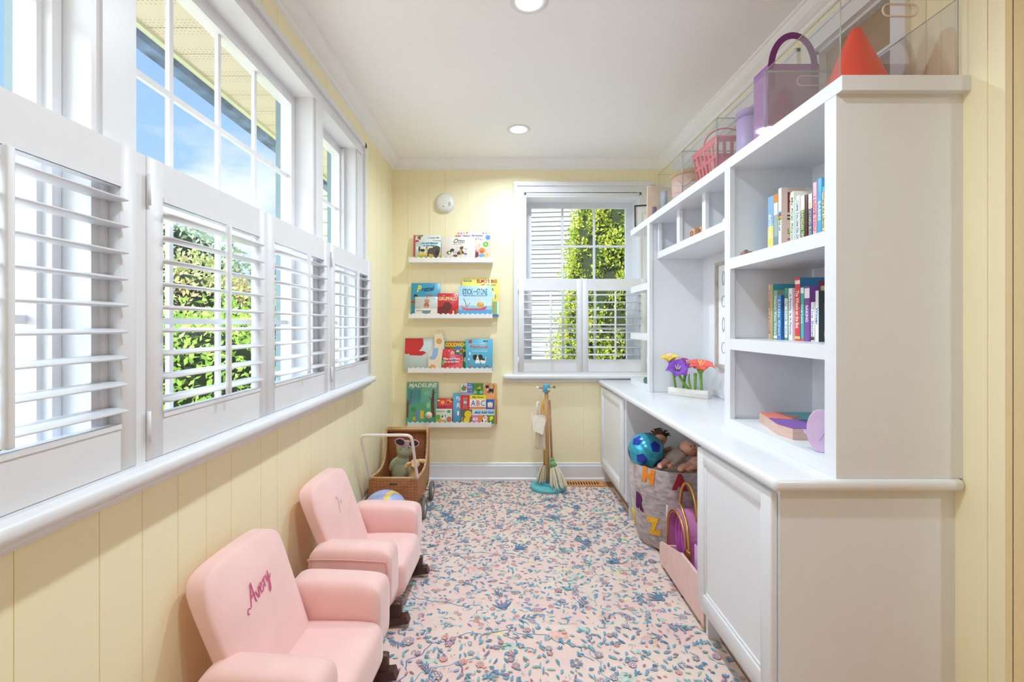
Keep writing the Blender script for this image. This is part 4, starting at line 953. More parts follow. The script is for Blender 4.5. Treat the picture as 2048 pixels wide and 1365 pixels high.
pan = [PP(1064, 827, 3.185), PP(1077, 829, 3.19), PP(1082, 832, 3.19), PP(1090, 834, 3.19), PP(1091.5, 839, 3.19), PP(1086.5, 871, 3.17), PP(1064, 861, 3.165)]
n = len(pan); b._add(pan + [(x, y + 0.006, z) for x, y, z in pan], [tuple(range(n)), tuple(range(2 * n - 1, n - 1, -1))] + [(i, (i + 1) % n, (i + 1) % n + n, i + n) for i in range(n)])
b.tube([pan[6], pan[0], pan[1], pan[3], pan[4], pan[5]], 0.0035, 8); b.build('pan', M_PAN, dp)
b = MB(); b.tube([PP(1076, 829, 3.19), PP(1074.5, 815, 3.19), PP(1075, 806, 3.192), PP(1078.5, 804.5, 3.195)], [0.009, 0.008, 0.008, 0.007], 10); b.build('handle', M_PAN, dp)
du = thing('toy_duster', 'white string hand duster hanging behind the cream dustpan', 'duster', PP(1081, 870, 3.21))
b = MB(); strands(b, PP(1081, 845, 3.212), PP(1081.5, 899, 3.21), 0.020, 0.042, 54, 0.0023, 9); b.build('strings', M_STRING, du)
b = MB(); b.cyl(PP(1081, 850, 3.212), PP(1083, 808, 3.218), 0.006, seg=10); b.build('handle', M_WOOD, du)

# floor register
v = thing('floor_vent', 'wooden slotted floor vent at the back wall beside the toy stand', 'floor vent', (0.565, 3.345, 0.0))
x0, x1, y0, y1 = 0.395, 0.735, 3.285, 3.392
M_OAKV = mat('honey_oak', 'D9995C', 0.4, var=0.08, scale=10, stretch=(.2, 1, 1))
b = MB(); b.box(x0, x1, y0, y0 + 0.020, 0.0002, 0.008); b.box(x0, x1, y1 - 0.020, y1, 0.0002, 0.008); b.box(x0, x0 + 0.022, y0 + .020, y1 - .020, 0.0002, 0.008); b.box(x1 - 0.022, x1, y0 + .02, y1 - .02, 0.0002, 0.008)
k = x0 + 0.022
while k < x1 - 0.035:
    b.box(k + 0.0115, k + 0.0195, y0 + .020, y1 - .020, 0.0002, 0.0078); k += 0.0195
b.build('grille', M_OAKV, v); b = MB(); b.box(x0 + .02, x1 - .02, y0 + .019, y1 - .019, 0.0001, 0.0009); b.build('duct', mat('dark_duct', '2A211C', 0.9), v)

# ================================================================== PICTURE LEDGES WITH BOOKS (back wall)
M_LEDGE = mat('white_ledge_paint', 'EDEBEA', 0.4, var=0.01)
LY = 3.333                                            # front face of the lips
def ledge(px0, px1, py_top, py_bot, label):
    x0, x1 = PX(px0, LY), PX(px1, LY); zt, zb = PZ(py_top, LY), PZ(py_bot, LY)
    r = thing('book_ledge', label, 'shelf', ((x0 + x1) / 2, YB - 0.04, zb), group='scalloped book ledges on the back wall')
    b = MB(); b.box(x0, x1, LY + .008, YB, zb, zb + 0.010); b.box(x0, x1, YB - 0.010, YB, zb + 0.010, zb + 0.060); b.build('base', M_LEDGE, r)
    n = int(round((x1 - x0) / 0.0365)); w_ = (x1 - x0) / n; pts = [(x0, zb), (x1, zb)]
    for k in range(n * 8, -1, -1):
        x = x0 + w_ * k / 8; pts.append((x, zt + 0.0015 + 0.0045 * math.cos(2 * PI * (k / 8))))
    b = MB(); b.prism(pts, LY, LY + 0.0079, 'y'); b.build('scalloped_lip', M_LEDGE, r)
    return zb + 0.0105
LZ = [ledge(817.5, 985.5, 515.5, 525, 'topmost of the four white scalloped book ledges on the back wall'),
      ledge(817, 985, 628.5, 637, 'second white scalloped book ledge from the top, under the farm story books'),
      ledge(815.8, 984, 737, 746, 'third white scalloped book ledge from the top on the back wall'),
      ledge(815, 982.6, 846, 855, 'lowest of the four white scalloped book ledges, above the wicker pram')]
def cover_book(name, label, cat, row, px0, px1, pytop, col, art=(), texts=(), layer=0, lean=7, thick=0.012, roll=0.0, pytopr=None, outline=None, corner=0.0):
    """a face-out book; all pixel positions are those of the photograph, read on the book's own front plane"""
    Y = 3.352 + 0.0165 * layer; zb = LZ[row]
    if outline is None: h = (PZ(pytop, Y + 0.01) - zb) / math.cos(math.radians(lean))
    pc = (px0 + px1) / 2; s = Y / 910.2 * 1.004
    def Lx(px): return (px - pc) * s
    pyb = 650 - (zb - CZ) * 910.2 / Y
    def Lz(py): return (pyb - py) * s
    r = thing(name, label, cat, (PX(pc, Y), Y, zb), (-math.radians(lean), math.radians(roll), 0))
    hw = (px1 - px0) / 2 * s; H = Lz(pytop)
    ol = outline and [(Lx(a), Lz(c)) for a, c in outline]
    b = MB()
    if ol: b.prism(ol, 0, thick, 'y')
    else:
        b.rbox(-hw, hw, 0, 0.0016, 0, H, 0.0007, 1); b.rbox(-hw, hw, thick - 0.0016, thick, 0, H, 0.0007, 1); b.rbox(-hw, -hw + 0.002, 0.0005, thick - 0.0005, 0, H, 0.0007, 1)
    b.build('cover', mc(col, 0.35), r, local=True)
    if not ol: b = MB(); b.box(-hw + 0.002, hw - 0.002, 0.0017, thick - 0.0017, 0.001, H - 0.002); b.build('pages', mc('F1ECE0', 0.8), r, local=True)
    # printed picture
    if art:
        b = MB(); cols = []; k = 0
        for kind, c, *q in art:
            if c not in cols: cols.append(c)
            b.mi = cols.index(c); y = -0.00012 - 0.00003 * k; k += 1
            if kind == 'r': P = [(q[0], q[1]), (q[2], q[1]), (q[2], q[3]), (q[0], q[3])]
            elif kind == 'e': P = [(q[0] + q[2] * math.cos(a), q[1] + q[3] * math.sin(a)) for a in [2 * PI * i / 20 for i in range(20)]]
            elif kind == 'p': P = q[0]
            elif kind == 'l':                          # thick line
                pts, wd_ = q; P = None
                for (xa, ya), (xb, yb) in zip(pts, pts[1:]):
                    l = math.hypot(xb - xa, yb - ya) or 1; nx, ny = -(yb - ya) / l * wd_ / 2, (xb - xa) / l * wd_ / 2
                    b._add([(Lx(u), y, Lz(v)) for u, v in ((xa + nx, ya + ny), (xa - nx, ya - ny), (xb - nx, yb - ny), (xb + nx, yb + ny))], [(0, 1, 2, 3)])
            if P: b._add([(max(-hw, min(hw, Lx(u))), y, max(0, min(H, Lz(v)))) if not ol else (Lx(u), y, Lz(v)) for u, v in P], [tuple(range(len(P)))])
        me_ = b.build('cover_picture', [mc(c, 0.35) for c in cols], r, local=True)
    for (t, c, cx_, cy_, w_, h_, *sh) in texts:
        me = fit_text(t, w_ * s, h_ * s, sh[0] if sh else 0.0, 0.0003, sh[2] if len(sh) > 2 else 0.012)
        M = Matrix.Translation((Lx(cx_), -0.0016, Lz(cy_))) @ Matrix.Rotation(math.radians(sh[1]) if len(sh) > 1 else 0, 4, 'Y') @ Matrix.Rotation(PI / 2, 4, 'X')
        me.transform(M); finish(me, 'title', mc(c, 0.4), r, local=True)
    return r
def tri(x, y, w_, h_, c): return ('p', c, [(x - w_, y), (x + w_, y), (x, y + h_)])

# --- top ledge
cover_book('picture_book', 'strawberry covered book with red spine at the left end of the top ledge', 'book', 0, 826, 880, 469, 'DDE6E3',
    [('r', 'C65A5A', 826, 469, 830, 520), ('r', '7FB98A', 830, 469, 845, 471.5), ('e', 'C23B3F', 837.5, 474.5, 3.6, 3.4), ('e', 'C23B3F', 833.5, 482, 3.6, 3.2), ('e', '4E9B62', 842, 470.5, 3.4, 1.6), ('e', '4E9B62', 839, 478, 1.6, 1.2)],
    [('I Love My', 'A58C86', 867, 475, 24, 4.5), ('Daddy', 'A58C86', 872, 480.5, 14, 3)], layer=1)
cover_book('picture_book', 'pale blue farm book with a dark cow on its cover, on the top ledge', 'book', 0, 832, 881.5, 483, 'BFDDE6',
    [('r', 'E3E8DF', 832, 493, 881, 500), ('p', 'D5C262', [(835, 506), (850, 503), (881, 502), (881, 520), (835, 520)]), ('p', 'B8A845', [(835, 511), (881, 509), (881, 520), (835, 520)]),
     ('p', '5B4A45', [(855, 500), (858, 496), (866, 495), (871, 491.5), (876, 491.5), (880, 495), (879.5, 503), (876, 512), (874, 518), (868, 518), (866, 509), (858, 508), (857, 515), (855, 515), (854, 506)]),
     ('p', '2E2624', [(864, 492), (869, 493.5), (867, 496)]), ('e', '3A302D', 874, 505, 3.5, 6), ('e', '4A3B2E', 838.5, 497, 2.2, 5), ('e', 'C98A62', 840, 496, 1.5, 1.8), ('e', '3A3A40', 845, 500.5, 5, 3), ('r', 'D8E2E8', 849, 499, 851, 507), ('e', 'C9B04A', 853, 498, 2.5, 3.4), ('e', '3A3030', 853, 494.5, 1.2, 1.4), ('r', '2E2624', 837, 499, 838.5, 505)],
    [('Leo and Melody', '46606E', 858.5, 486, 34, 4.2), ('at the Farm', '46606E', 858.5, 490.5, 25, 3.6)], layer=0)
cover_book('picture_book', 'cream book with a heap of dogs and script title, centre of the top ledge', 'book', 0, 882.5, 950, 473, 'E5DCD3',
    [('e', '6A5038', 898, 505.5, 5, 4), ('e', 'E3D8C0', 899.5, 505.5, 3.4, 2.6), ('e', '3F4440', 904.5, 502, 5, 5.2), ('e', 'E9E5DE', 904.5, 506, 1.8, 3), ('e', 'D9D5CF', 914, 494, 4.6, 4.6), ('e', 'CFCBC6', 912, 503, 5, 4.5), ('e', 'B09A5E', 920.5, 505, 5, 5.2), ('e', '6B4A32', 922.5, 496, 3.6, 3.6), ('p', '6B4A32', [(922, 493), (927, 492), (926, 496), (923, 497)]), ('p', '5E402C', [(922, 499), (926, 502), (929, 508), (924, 508)]), ('e', '5A3B2A', 917, 506.5, 3.6, 3.4), ('e', '7A5240', 910.5, 511.5, 5, 2.6), ('e', '2A2522', 910.5, 505, .8, .8), ('e', '2A2522', 914.5, 495, .7, .7),
     ('l', '7C8582', [(929.5, 508), (931, 502), (932, 496)], .6), ('e', '7C8582', 929, 497, 1.6, .8), ('e', '7C8582', 932.5, 498, 1.5, .8), ('e', '6A726F', 931, 508, 3, 2)],
    [('Otto', '35302C', 918, 481, 22, 8.4, 0.3, 0, -0.004), ('The Early the Day', '8A8580', 915, 487.5, 19, 1.8)], layer=-0.35)
cover_book('picture_book', 'pink birthday book with bunting and balloons at the right end of the top ledge', 'book', 0, 914, 981.5, 463, 'EFC9B4',
    [('r', 'E9D3DC', 914, 463, 981.5, 473), ('r', 'EDBFB2', 972, 475, 981.5, 520), tri(916.5, 464.5, 2.2, 3.4, 'C9532F'), tri(922, 464.5, 2.2, 3.4, '3F7FC0'), tri(927.5, 464, 2.2, 3.4, 'E3C43A'), tri(933.5, 463.4, 2, 3.4, '7C6A38'), tri(966, 464, 2.2, 3.4, '9A4A72'), tri(972, 464.5, 2.2, 3.4, 'B75C86'), tri(978, 464, 2.4, 3, 'E3B83A'), ('r', 'D96A5A', 914.5, 469.5, 921, 472.5), ('e', '4E8FD8', 975.5, 474, 5, 5), ('e', '5DAF4D', 971, 488, 5.6, 5.6), ('e', '9DDB8A', 971, 488, 2.6, 2.6),
     ('e', 'E8803A', 964, 501, 6, 5.8), ('e', 'D9502E', 963, 504, 3.6, 2.4), ('e', '4AA9D8', 963.5, 511, 6, 3.2), ('e', 'EDBE4A', 973, 512, 3.5, 3.6), ('e', 'E89A3A', 974.5, 508.6, 1.8, 1.8), ('r', '7A3440', 949, 504, 957, 517), ('e', 'C07A86', 951, 502, 4, 2.4), ('l', 'C98A92', [(957, 494), (960, 487)], 1.4)],
    [('Happy', '4E8C7C', 933, 470.8, 15, 4.6), ('Birthday', '4A74B5', 955, 470.5, 23, 4.6), ('and You!', '4E6FA5', 955, 477, 24, 4)], layer=1)

# --- second ledge
cover_book('picture_book', 'teal blue book with a yellow capital P at the left of the second ledge', 'book', 1, 821.5, 879, 565.5, '3C95B5',
    [('e', '20262E', 830.5, 592.5, 4, 4), ('e', 'E8E8E6', 829, 594.2, .9, .6), ('r', 'A96A4A', 821.5, 601, 879, 607.5), ('r', '8A4B34', 821.5, 603, 879, 606), ('e', 'B2635A', 859, 590.5, 8, 1.6), ('r', '1F2A33', 868, 588.6, 869.6, 590.4)],
    [('P', 'F1D73A', 837.5, 577, 8.5, 13.5, 0.25, 0, 0.03), ('retzel', '1E2E3E', 855, 577, 26, 9.5, 0.35, -6, 0.005)], layer=1)
cover_book('picture_book', 'pale grey photo book with a laughing baby figure, in front of the blue one', 'book', 1, 829.5, 875, 593.5, 'BFC6C0',
    [('r', 'E4DAD2', 829.5, 617, 875, 632), ('e', 'C98E72', 853, 602, 4.8, 6), ('e', 'E6DCD0', 853, 596.5, 3.4, 2), ('e', '3A2E28', 853, 595.5, 1.3, 1), ('e', 'B56B52', 852.5, 611, 5.4, 6), ('e', 'D39C80', 852, 615, 6, 2.4), ('e', 'EDE6DE', 852, 619.5, 7, 2.4), ('p', '6B8A8C', [(843, 621), (862, 621), (859, 628), (845, 628)]), ('l', 'B0483F', [(830, 617), (840, 617)], .7), ('l', '8A8A7A', [(832, 622), (842, 621.5)], 1.6)],
    [('Baby', 'F0F0EE', 840, 597, 9, 2.4), ('Faces', 'F0F0EE', 867, 597, 9, 2.2)], layer=0)
cover_book('picture_book', 'small red book with cream capitals in the middle of the second ledge', 'book', 1, 874.5, 917, 586.5, 'C8303A',
    [('e', 'E9C9B5', 911.7, 591, 3, 3), ('e', '7A2A30', 885, 622, 14, 9), ('e', '6A2E2C', 894, 614, 9, 10), ('r', '8E6A2E', 912, 618, 916.5, 629), ('e', 'E6E0D8', 906.5, 624.5, 1.6, 3)],
    [('THE', 'E8C6A8', 886.5, 591.5, 6, 2.2), ('GRUFFALO', 'F0DFA8', 895, 597.5, 37, 7.4, 0, 0, 0.02), ('4', 'C8303A', 911.7, 591, 2.4, 3.4)], layer=0, roll=0.5)
cover_book('picture_book', 'light blue book with a red canoe on its cover, second ledge', 'book', 1, 917, 983.5, 571.5, 'A9D3EC',
    [('r', 'BFE0F0', 917, 592, 983.5, 603), ('r', 'C9E4EE', 917, 602, 983.5, 612), ('r', '58A6D8', 917, 619.5, 983.5, 632), ('r', '8FC3DF', 917, 617.5, 983.5, 620),
     ] + [('l', '9CCB9A', [(x_, 618), (x_ + .3, 608 + (x_ * 7) % 5)], .6) for x_ in (919, 921.5, 924, 943, 946, 949, 952, 974, 977, 980, 982)] +
    [('p', 'C8586A', [(923, 610), (927, 614.5), (940, 617), (960, 617), (971, 613), (973.5, 612), (971.5, 619), (966, 621), (929, 621), (924.5, 618)]), ('p', 'DD8A92', [(923, 610), (927, 614.5), (940, 617), (940, 618), (925, 616)]),
     ('e', 'E39A35', 960.5, 609.5, 7, 5.2), ('e', 'F0BE5A', 962, 607, 4, 2.4), ('l', '6E5A50', [(927, 597), (931, 606), (933, 614)], 1.2), ('l', '7A6A5C', [(933, 614), (940, 606)], 1.0), ('e', 'EAD9C8', 955, 596, 4, 1.2), ('p', 'E6A24A', [(928, 621), (932, 618), (931, 622)])],
    [('STICK', '2F4F63', 935, 583, 20.5, 11, 0, 0, 0.0), ('and', '5E7686', 950, 582.5, 7, 3), ('STONE', '2F4F63', 964, 583, 21, 12, 0, 0, 0.0), ('BEST FRIENDS FOREVER', '5E86A0', 950, 591.3, 48, 1.9)], layer=0)
cover_book('picture_book', 'tall yellow flap book behind the canoe book, right end of second ledge', 'book', 1, 923.5, 997, 555.5, 'EBDD74',
    [('r', '5E8A6A', 926.5, 559.5, 942.5, 563), ('r', 'E8D868', 984, 603, 997, 606), ('r', '86B95E', 984, 603.5, 994, 630), ('r', 'B5A84A', 984, 607, 990, 611), ('r', 'C5848A', 985, 610, 989, 615), ('r', 'C5848A', 985, 619, 989, 624), ('r', '3F6FB0', 984, 629, 997, 634), ('r', 'D9EBF0', 994, 603, 997, 629), ('e', 'E6E3DA', 987, 590, 3, 7), ('e', '9DAA4E', 990.5, 593, 1.6, 5), ('l', '2A3240', [(984, 576), (986.5, 581)], 1.4)],
    [("ELMO'S BIG", 'B5282E', 973.5, 561.5, 40, 7, 0, 0, 0.03), ('LIFT', '7A5A3A', 966, 569, 8, 3.2), ('AND', 'D97A5A', 976, 569.2, 6.5, 2.2), ('LOOK', '5E9A5A', 987, 569, 10, 3.4), ('STREET', 'E6E9D8', 934.5, 561.3, 12, 1.8)], layer=1, thick=0.014)

# --- third ledge
cover_book('picture_book', 'wide pale blue book with a big red shape, left on third ledge', 'book', 2, 807.5, 888, 676.5, 'C3D2D2',
    [('p', 'C8302F', [(809, 677), (845, 677), (846, 690), (842, 697), (838, 702), (828, 706), (812, 709), (808.5, 708)]), ('p', 'C8302F', [(818, 702), (847, 703), (852, 706), (843, 712), (818, 711)])],
    [], layer=1, thick=0.010)
cover_book('shaped_board_book', 'tall cream and blue die-cut book on the third ledge', 'book', 2, 856, 886, 662, 'E3D3B8',
    [('p', '8FB3DC', [(866, 697), (876, 697), (875, 710), (869, 720), (860, 720), (858, 715), (863, 712)]), ('e', 'C9A05A', 877, 683, 6, 6), ('p', 'E39A5A', [(862, 729), (870, 731), (871, 739), (858, 739)]), ('r', '9FB86A', 856.5, 733, 861, 741)],
    [], layer=-0.3, thick=0.016, lean=6, outline=[(856, 742), (856, 712), (862, 700), (868, 694), (867.5, 676), (869, 665), (874, 660.5), (881, 664), (885, 673), (886.5, 686), (885, 700), (883, 716), (882, 742)])
cover_book('picture_book', 'olive green book with yellow capital letters on the third ledge', 'book', 2, 888, 936, 683.5, '7A6E2C',
    [('r', '2F7A38', 924, 684, 936, 741), ('r', 'B0582E', 895, 683.5, 922, 695), ('r', '2F7FA8', 908, 692, 921, 699), ('r', '8F3A2E', 892, 696, 900, 706), ('e', '2A4A34', 929, 714, 2.6, 10), ('e', 'C9C4C0', 930, 720, 2.8, 5)],
    [('GOODNIGHT', 'F2DC4A', 913, 690, 46, 8, 0.3, 0, 0.02), ('M', 'E3C43A', 929, 702, 6, 6)], layer=1)
cover_book('picture_book', 'red and pink book with a small figure and white title, third ledge', 'book', 2, 883, 925, 699, 'D23E48',
    [('r', '6E7A46', 883, 715, 889, 732), ('r', '8FA05A', 884, 722, 888, 730), ('p', '5E6650', [(903, 700), (925, 700), (925, 713), (905, 708)]), ('e', 'D8D5CE', 915, 703, 3.5, 2), ('e', '7E8890', 921, 708, 3, 3), ('e', 'E9A9A2', 904.5, 706, 4.2, 3.8), ('p', 'E07A88', [(899, 709), (908, 708), (911, 717), (900, 718)]), ('e', '3F7FB5', 906, 722, 4.6, 3), ('p', 'E0606A', [(883, 737), (905, 731), (925, 724), (925, 741), (883, 741)]), ('l', 'E8B5B0', [(925, 714), (925, 722), (910, 723)], .8), ('l', 'B02A35', [(893, 700), (893, 714)], .7), ('e', 'F2F2F0', 897.5, 702, 1, 1)],
    [('Max and Nana', 'F6F2EE', 903.5, 718, 33, 4.0, 0, 0, 0.02), ('Go to the Park', 'F6F2EE', 903.5, 724, 31, 4.0, 0, 0, 0.02)], layer=0)
cover_book('picture_book', 'sky blue toddler book with a black and white puppy, right end of third ledge', 'book', 2, 931, 985, 678.5, '5EB3D3',
    [('e', 'D04A4A', 940, 684, 4.4, 3.4), ('l', '3A5A4A', [(941, 681), (943.5, 679.5)], .9), ('e', '2E2A2A', 951, 716, 5.5, 5.5), ('p', '2E2A2A', [(945, 711), (953, 709.5), (952, 714), (946, 715)]), ('e', '3A2A28', 960.5, 715.5, 4.6, 6), ('p', '2E2A2A', [(956, 711), (962, 709.8), (966, 713.5), (961, 714.5)]), ('p', 'F0EEE8', [(955, 711), (958, 720), (960, 726), (950, 727), (952, 719)]), ('e', '1E1C1C', 954.5, 719, 1.4, 1), ('e', 'EDEAE4', 966, 723, 5.5, 4.2), ('p', '3A3A3A', [(961, 716.5), (969, 717.5), (970, 722), (963, 721)]), ('l', 'F0F0EC', [(970, 720), (972, 715)], 1),
     ('r', 'F0EEE8', 953, 724, 954.6, 728), ('r', 'F0EEE8', 957, 724, 958.6, 728), ('r', 'F0EEE8', 964, 725, 965.6, 728.4), ('r', 'F0EEE8', 968, 725, 969.6, 728.4), ('e', 'DFF0F4', 939.5, 708, 1.8, 2.6), ('e', 'DFF0F4', 937.5, 719, 1.6, 2), ('r', '4A6FA8', 936, 724, 937, 728), ('e', 'C96A5A', 942.5, 733.5, 2.2, 2.2), ('e', '7A7FC0', 958, 734.5, 4.5, 1.8), ('e', 'C05A7A', 966, 733.5, 1.3, 1.3), ('e', 'A04A6A', 971, 733.5, 1.3, 1.3), ('e', '3A3A5A', 975, 733, 1.3, 1.3), ('e', 'B59A6A', 979.5, 733, 1.6, 1.6), ('e', 'C9767A', 978, 718, 1.5, 1.5), ('r', '3A6A5A', 966, 681.5, 976, 684), ('r', 'C04A6A', 970, 682, 975, 684)],
    [('The Toddler', 'CFE8F0', 959, 688, 28, 3), ('Playbook', 'E0705A', 958.5, 694.5, 37, 6.4, 0, 0, 0.025), ('of Everything!', 'DDEFF4', 959.5, 703, 30, 3.2)], layer=0, thick=0.014)

# --- lowest ledge
cover_book('picture_book', 'tall green painted book with tree trunks at the left end of the lowest ledge', 'book', 3, 812, 875, 766, '5E9C88',
    [('r', '4A8F93', 815, 780, 840, 815), ('r', '6FAE94', 842, 778, 873, 800), ('p', '57A07A', [(812, 815), (845, 806), (875, 812), (875, 850), (812, 850)]), ('p', '6B4A3C', [(812.5, 806), (815, 800), (817, 812), (816.5, 836), (812.5, 836)]), ('l', '6B4A3C', [(815, 812), (820, 800), (822, 784)], 1.6), ('l', '6B4A3C', [(815, 811), (823, 804)], 1.2), ('p', '5E3E38', [(861, 806), (864, 780), (867, 780), (868.5, 835), (862, 835)]), ('l', '5E3E38', [(863, 802), (857, 796)], 1.5), ('l', '5E3E38', [(865, 790), (870, 785)], 1.2), ('r', 'D9B83A', 840, 822, 847, 838), ('r', '6E86C0', 832, 822, 837, 842), ('e', 'D9A53A', 828, 838, 3, 4),
     ('e', '7FC0A8', 852, 788, 6, 5), ('e', '8CC59A', 856, 812, 4, 6), ('e', '3F8A6A', 826, 820, 6, 5), ('e', '7DB9B0', 823, 776, 4, 4)],
    [('MADELINE', 'EDE9D6', 845, 772, 57, 8.2, 0.15, 0, 0.02)], layer=1)
cover_book('picture_book', 'small red book with a toy car behind the bunny book, lowest ledge', 'book', 3, 873, 906, 798, 'D13A35',
    [('e', 'E3A84A', 884.5, 806, 4, 4), ('r', 'E9A83A', 893, 801.5, 904, 806), ('e', '2A2422', 895.5, 806, 2, 2), ('e', '2A2422', 903, 801.5, 2, 1.4), ('r', 'D0405A', 873.5, 811, 904, 818), ('e', 'D9E0E6', 876.5, 802.5, 3, 1.4)],
    [('Just On', '3A2E4E', 884, 815, 20, 3.6)], layer=1)
cover_book('picture_book', 'small mint book with a cartoon animal in leaves, lowest ledge', 'book', 3, 871.5, 903.5, 819, 'CBD3C0',
    [('e', '4E9A54', 897, 824, 4, 3), ('r', '8DB84A', 872, 831, 880, 846), ('e', '6AA53A', 876, 835, 4, 5), ('e', 'E39A5A', 883, 842, 6, 3.4), ('e', 'EDE6E2', 886, 836, 3.6, 4), ('e', '4A3A44', 884.5, 834, 1.6, 2.6), ('e', '4A2A34', 890, 833, 1.2, 1.4), ('e', 'C96A54', 898, 839, 5, 5), ('e', '5A9A4A', 893, 846, 4, 3)],
    [('Baby Bunny', '5A4A5A', 882, 823.5, 17, 2.6)], layer=0, thick=0.008)
cover_book('picture_book', 'plain light blue book with white letters partly behind the ABC book, lowest ledge', 'book', 3, 905.5, 948, 788, '63AAD4',
    [], [('Po', 'EEF2F4', 916, 798, 8, 8), ('R', 'EEF2F4', 917, 812, 7, 9), ('I', 'EEF2F4', 916, 827.5, 3.4, 8)], layer=0.35)
cover_book('picture_book', 'patchwork picture book with a chick on a bicycle behind the ABC book', 'book', 3, 921, 992, 768, 'D59B62',
    [('r', 'DDE6E8', 921, 768, 934, 786), ('e', '4E9A54', 927, 778.5, 4.8, 4.8), ('e', 'C96A6A', 930, 777, 2.8, 3.4), ('l', '3A5A3A', [(927, 774), (925.5, 771)], 1.2), ('r', '3F79BE', 934, 768, 945.5, 786), ('r', '3F9A48', 945.5, 768, 966, 792), ('r', 'D9859A', 921, 786, 945.5, 792), ('p', 'EBC63A', [(953, 779), (960, 773), (961.5, 780)]), ('e', 'D9532F', 959, 771, 1.6, 1.6), ('e', '8FD0A8', 950, 786, 3.4, 3.4), ('e', '8FD0A8', 962, 786, 3.4, 3.4), ('e', '3A3A3A', 957, 781.5, 3, 1), ('e', 'D9633A', 949, 780, 2, 1.8),
     ('r', '3A2F33', 977, 779, 987, 785.5), ('e', '3A2F33', 974, 775.5, 3.6, 3.2), ('p', '3A2F33', [(970.5, 774), (971, 770.5), (973, 772.5)]), ('p', '3A2F33', [(974.5, 772.5), (976.5, 770.5), (977, 774)]), ('l', '3A2F33', [(986, 780), (988, 775), (986, 771.5), (984, 772)], 1.1), ('r', '3A2F33', 975, 784, 976.6, 789), ('r', '3A2F33', 978.6, 784, 980, 788), ('r', '3A2F33', 984, 784, 986, 789), ('r', 'E8E3DE', 973, 789, 977, 790), ('r', 'E8E3DE', 983, 789, 986, 790), ('e', 'EDE8E2', 975, 780, 1.6, 2)],
    [('My', 'E6EEF4', 939.5, 771, 6, 2.6), ('BIG', 'F0F4F6', 939.8, 775.2, 8, 3.8), ('things', 'E0EAF2', 939.8, 779.2, 8.6, 2.4), ('to see', 'E0EAF2', 939.8, 782.8, 8.6, 2.2)], layer=1.0)
cover_book('picture_book', 'ABC board book made of coloured picture squares, right end of lowest ledge', 'book', 3, 920.5, 988.5, 791.5, 'D9E0DC',
    [('r', 'D8353A', 920.5, 791.5, 939, 820), ('r', '8E8C8A', 926, 797, 934, 801), ('r', '9A9794', 927, 802, 933, 810), ('e', 'B9C9CF', 930, 806, 3.6, 2.6), ('r', '8E8C8A', 926.5, 811, 929, 818), ('r', '8E8C8A', 931, 811, 933.5, 818), ('r', 'EBD93A', 939, 791.5, 971.5, 800), ('r', 'EDEAEA', 939, 800, 971.5, 815), ('r', 'E07A5A', 939, 815.2, 971.5, 819), ('r', 'E39A4A', 944, 817.5, 968, 819.5), ('r', 'EBA25A', 971.5, 791.5, 988.5, 800), ('r', '2F69B5', 971.5, 800, 988.5, 820), ('e', 'E9DCC8', 980, 808, 5, 2.6), ('r', 'EDE6E0', 975, 808, 985, 816), ('p', 'D94A32', [(975, 812), (978, 818), (975, 818)]), ('p', 'D94A32', [(985, 812), (982, 818), (985, 818)]), ('p', 'D94A32', [(979, 813), (981, 813), (980, 818)]),
     ('r', '5E6660', 920.5, 820, 944, 848), ('e', 'EBCB2A', 936, 829.5, 7.2, 7.2), ('e', 'C9A51E', 936, 829.5, 4.4, 4.4), ('e', 'EBCB2A', 936, 829.5, 4.0, 4.0), ('p', 'EBCB2A', [(929, 836), (940, 836), (938, 848), (926, 848)]), ('l', 'EBCB2A', [(925, 846), (923.5, 840), (925.5, 835)], 1), ('e', '5A4A1A', 934, 828.5, .6, .6), ('e', '5A4A1A', 938, 828.5, .6, .6),
     ('r', 'C7DCE0', 944, 820, 988.5, 831.5), ('p', '2F6BB0', [(948, 828), (952, 823), (961, 823), (961, 828)]), ('r', '2F6BB0', 963, 823, 974, 828), ('r', '2F6BB0', 976, 823, 987, 828), ('r', 'BFD6EC', 953, 824, 960, 825.4), ('r', 'BFD6EC', 964.5, 824, 972.5, 825.4), ('r', 'BFD6EC', 977.5, 824, 985.5, 825.4),
     ('r', 'E07FA8', 944, 831.5, 957, 848), ('e', 'E9DDE2', 950.5, 839, 5.2, 3), ('e', 'B5A5AC', 951, 839, 1.6, 1.6), ('r', 'E8863A', 957, 831.5, 976, 848), ('e', 'EFEAE4', 968, 843, 6, 5.5), ('e', 'EFEAE4', 970.5, 836, 4, 3.6), ('e', '2A2522', 967.5, 833, 1.3, 1.2), ('e', '2A2522', 974, 833, 1.2, 1.2), ('e', '2A2522', 969.5, 836.5, 1.2, 1.5), ('e', '2A2522', 964.5, 843, 1.6, 4), ('e', '6A2A22', 971.5, 845, 1.6, 3), ('r', '3F8A48', 976, 831.5, 988.5, 848), ('p', 'EBD92A', [(979, 835), (984, 832.5), (987, 837), (981, 843), (979, 841)])],
    [('My first', '5A5E3A', 955.5, 796, 22, 4.6), ('A', '2F4A9A', 946, 807.5, 9, 10.5, 0, 0, 0.0), ('B', 'C0333A', 956, 807.5, 6.4, 10.5, 0, 0, 0.0), ('C', '2F7A55', 965.5, 807.5, 8, 10.5, 0, 0, 0.0)], layer=-0.3, thick=0.016)
cover_book('picture_book', 'tan book showing only its right strip behind the patchwork books', 'book', 3, 942, 994.5, 770, 'D9B56A',
    [('r', 'C9A55A', 986, 800, 994.5, 812), ('r', '4A4238', 988, 812, 993, 838), ('r', '8A7A44', 987, 838, 993.5, 848), ('e', 'B5624A', 990, 773.5, 2.2, 1.6)], [], layer=1.9)
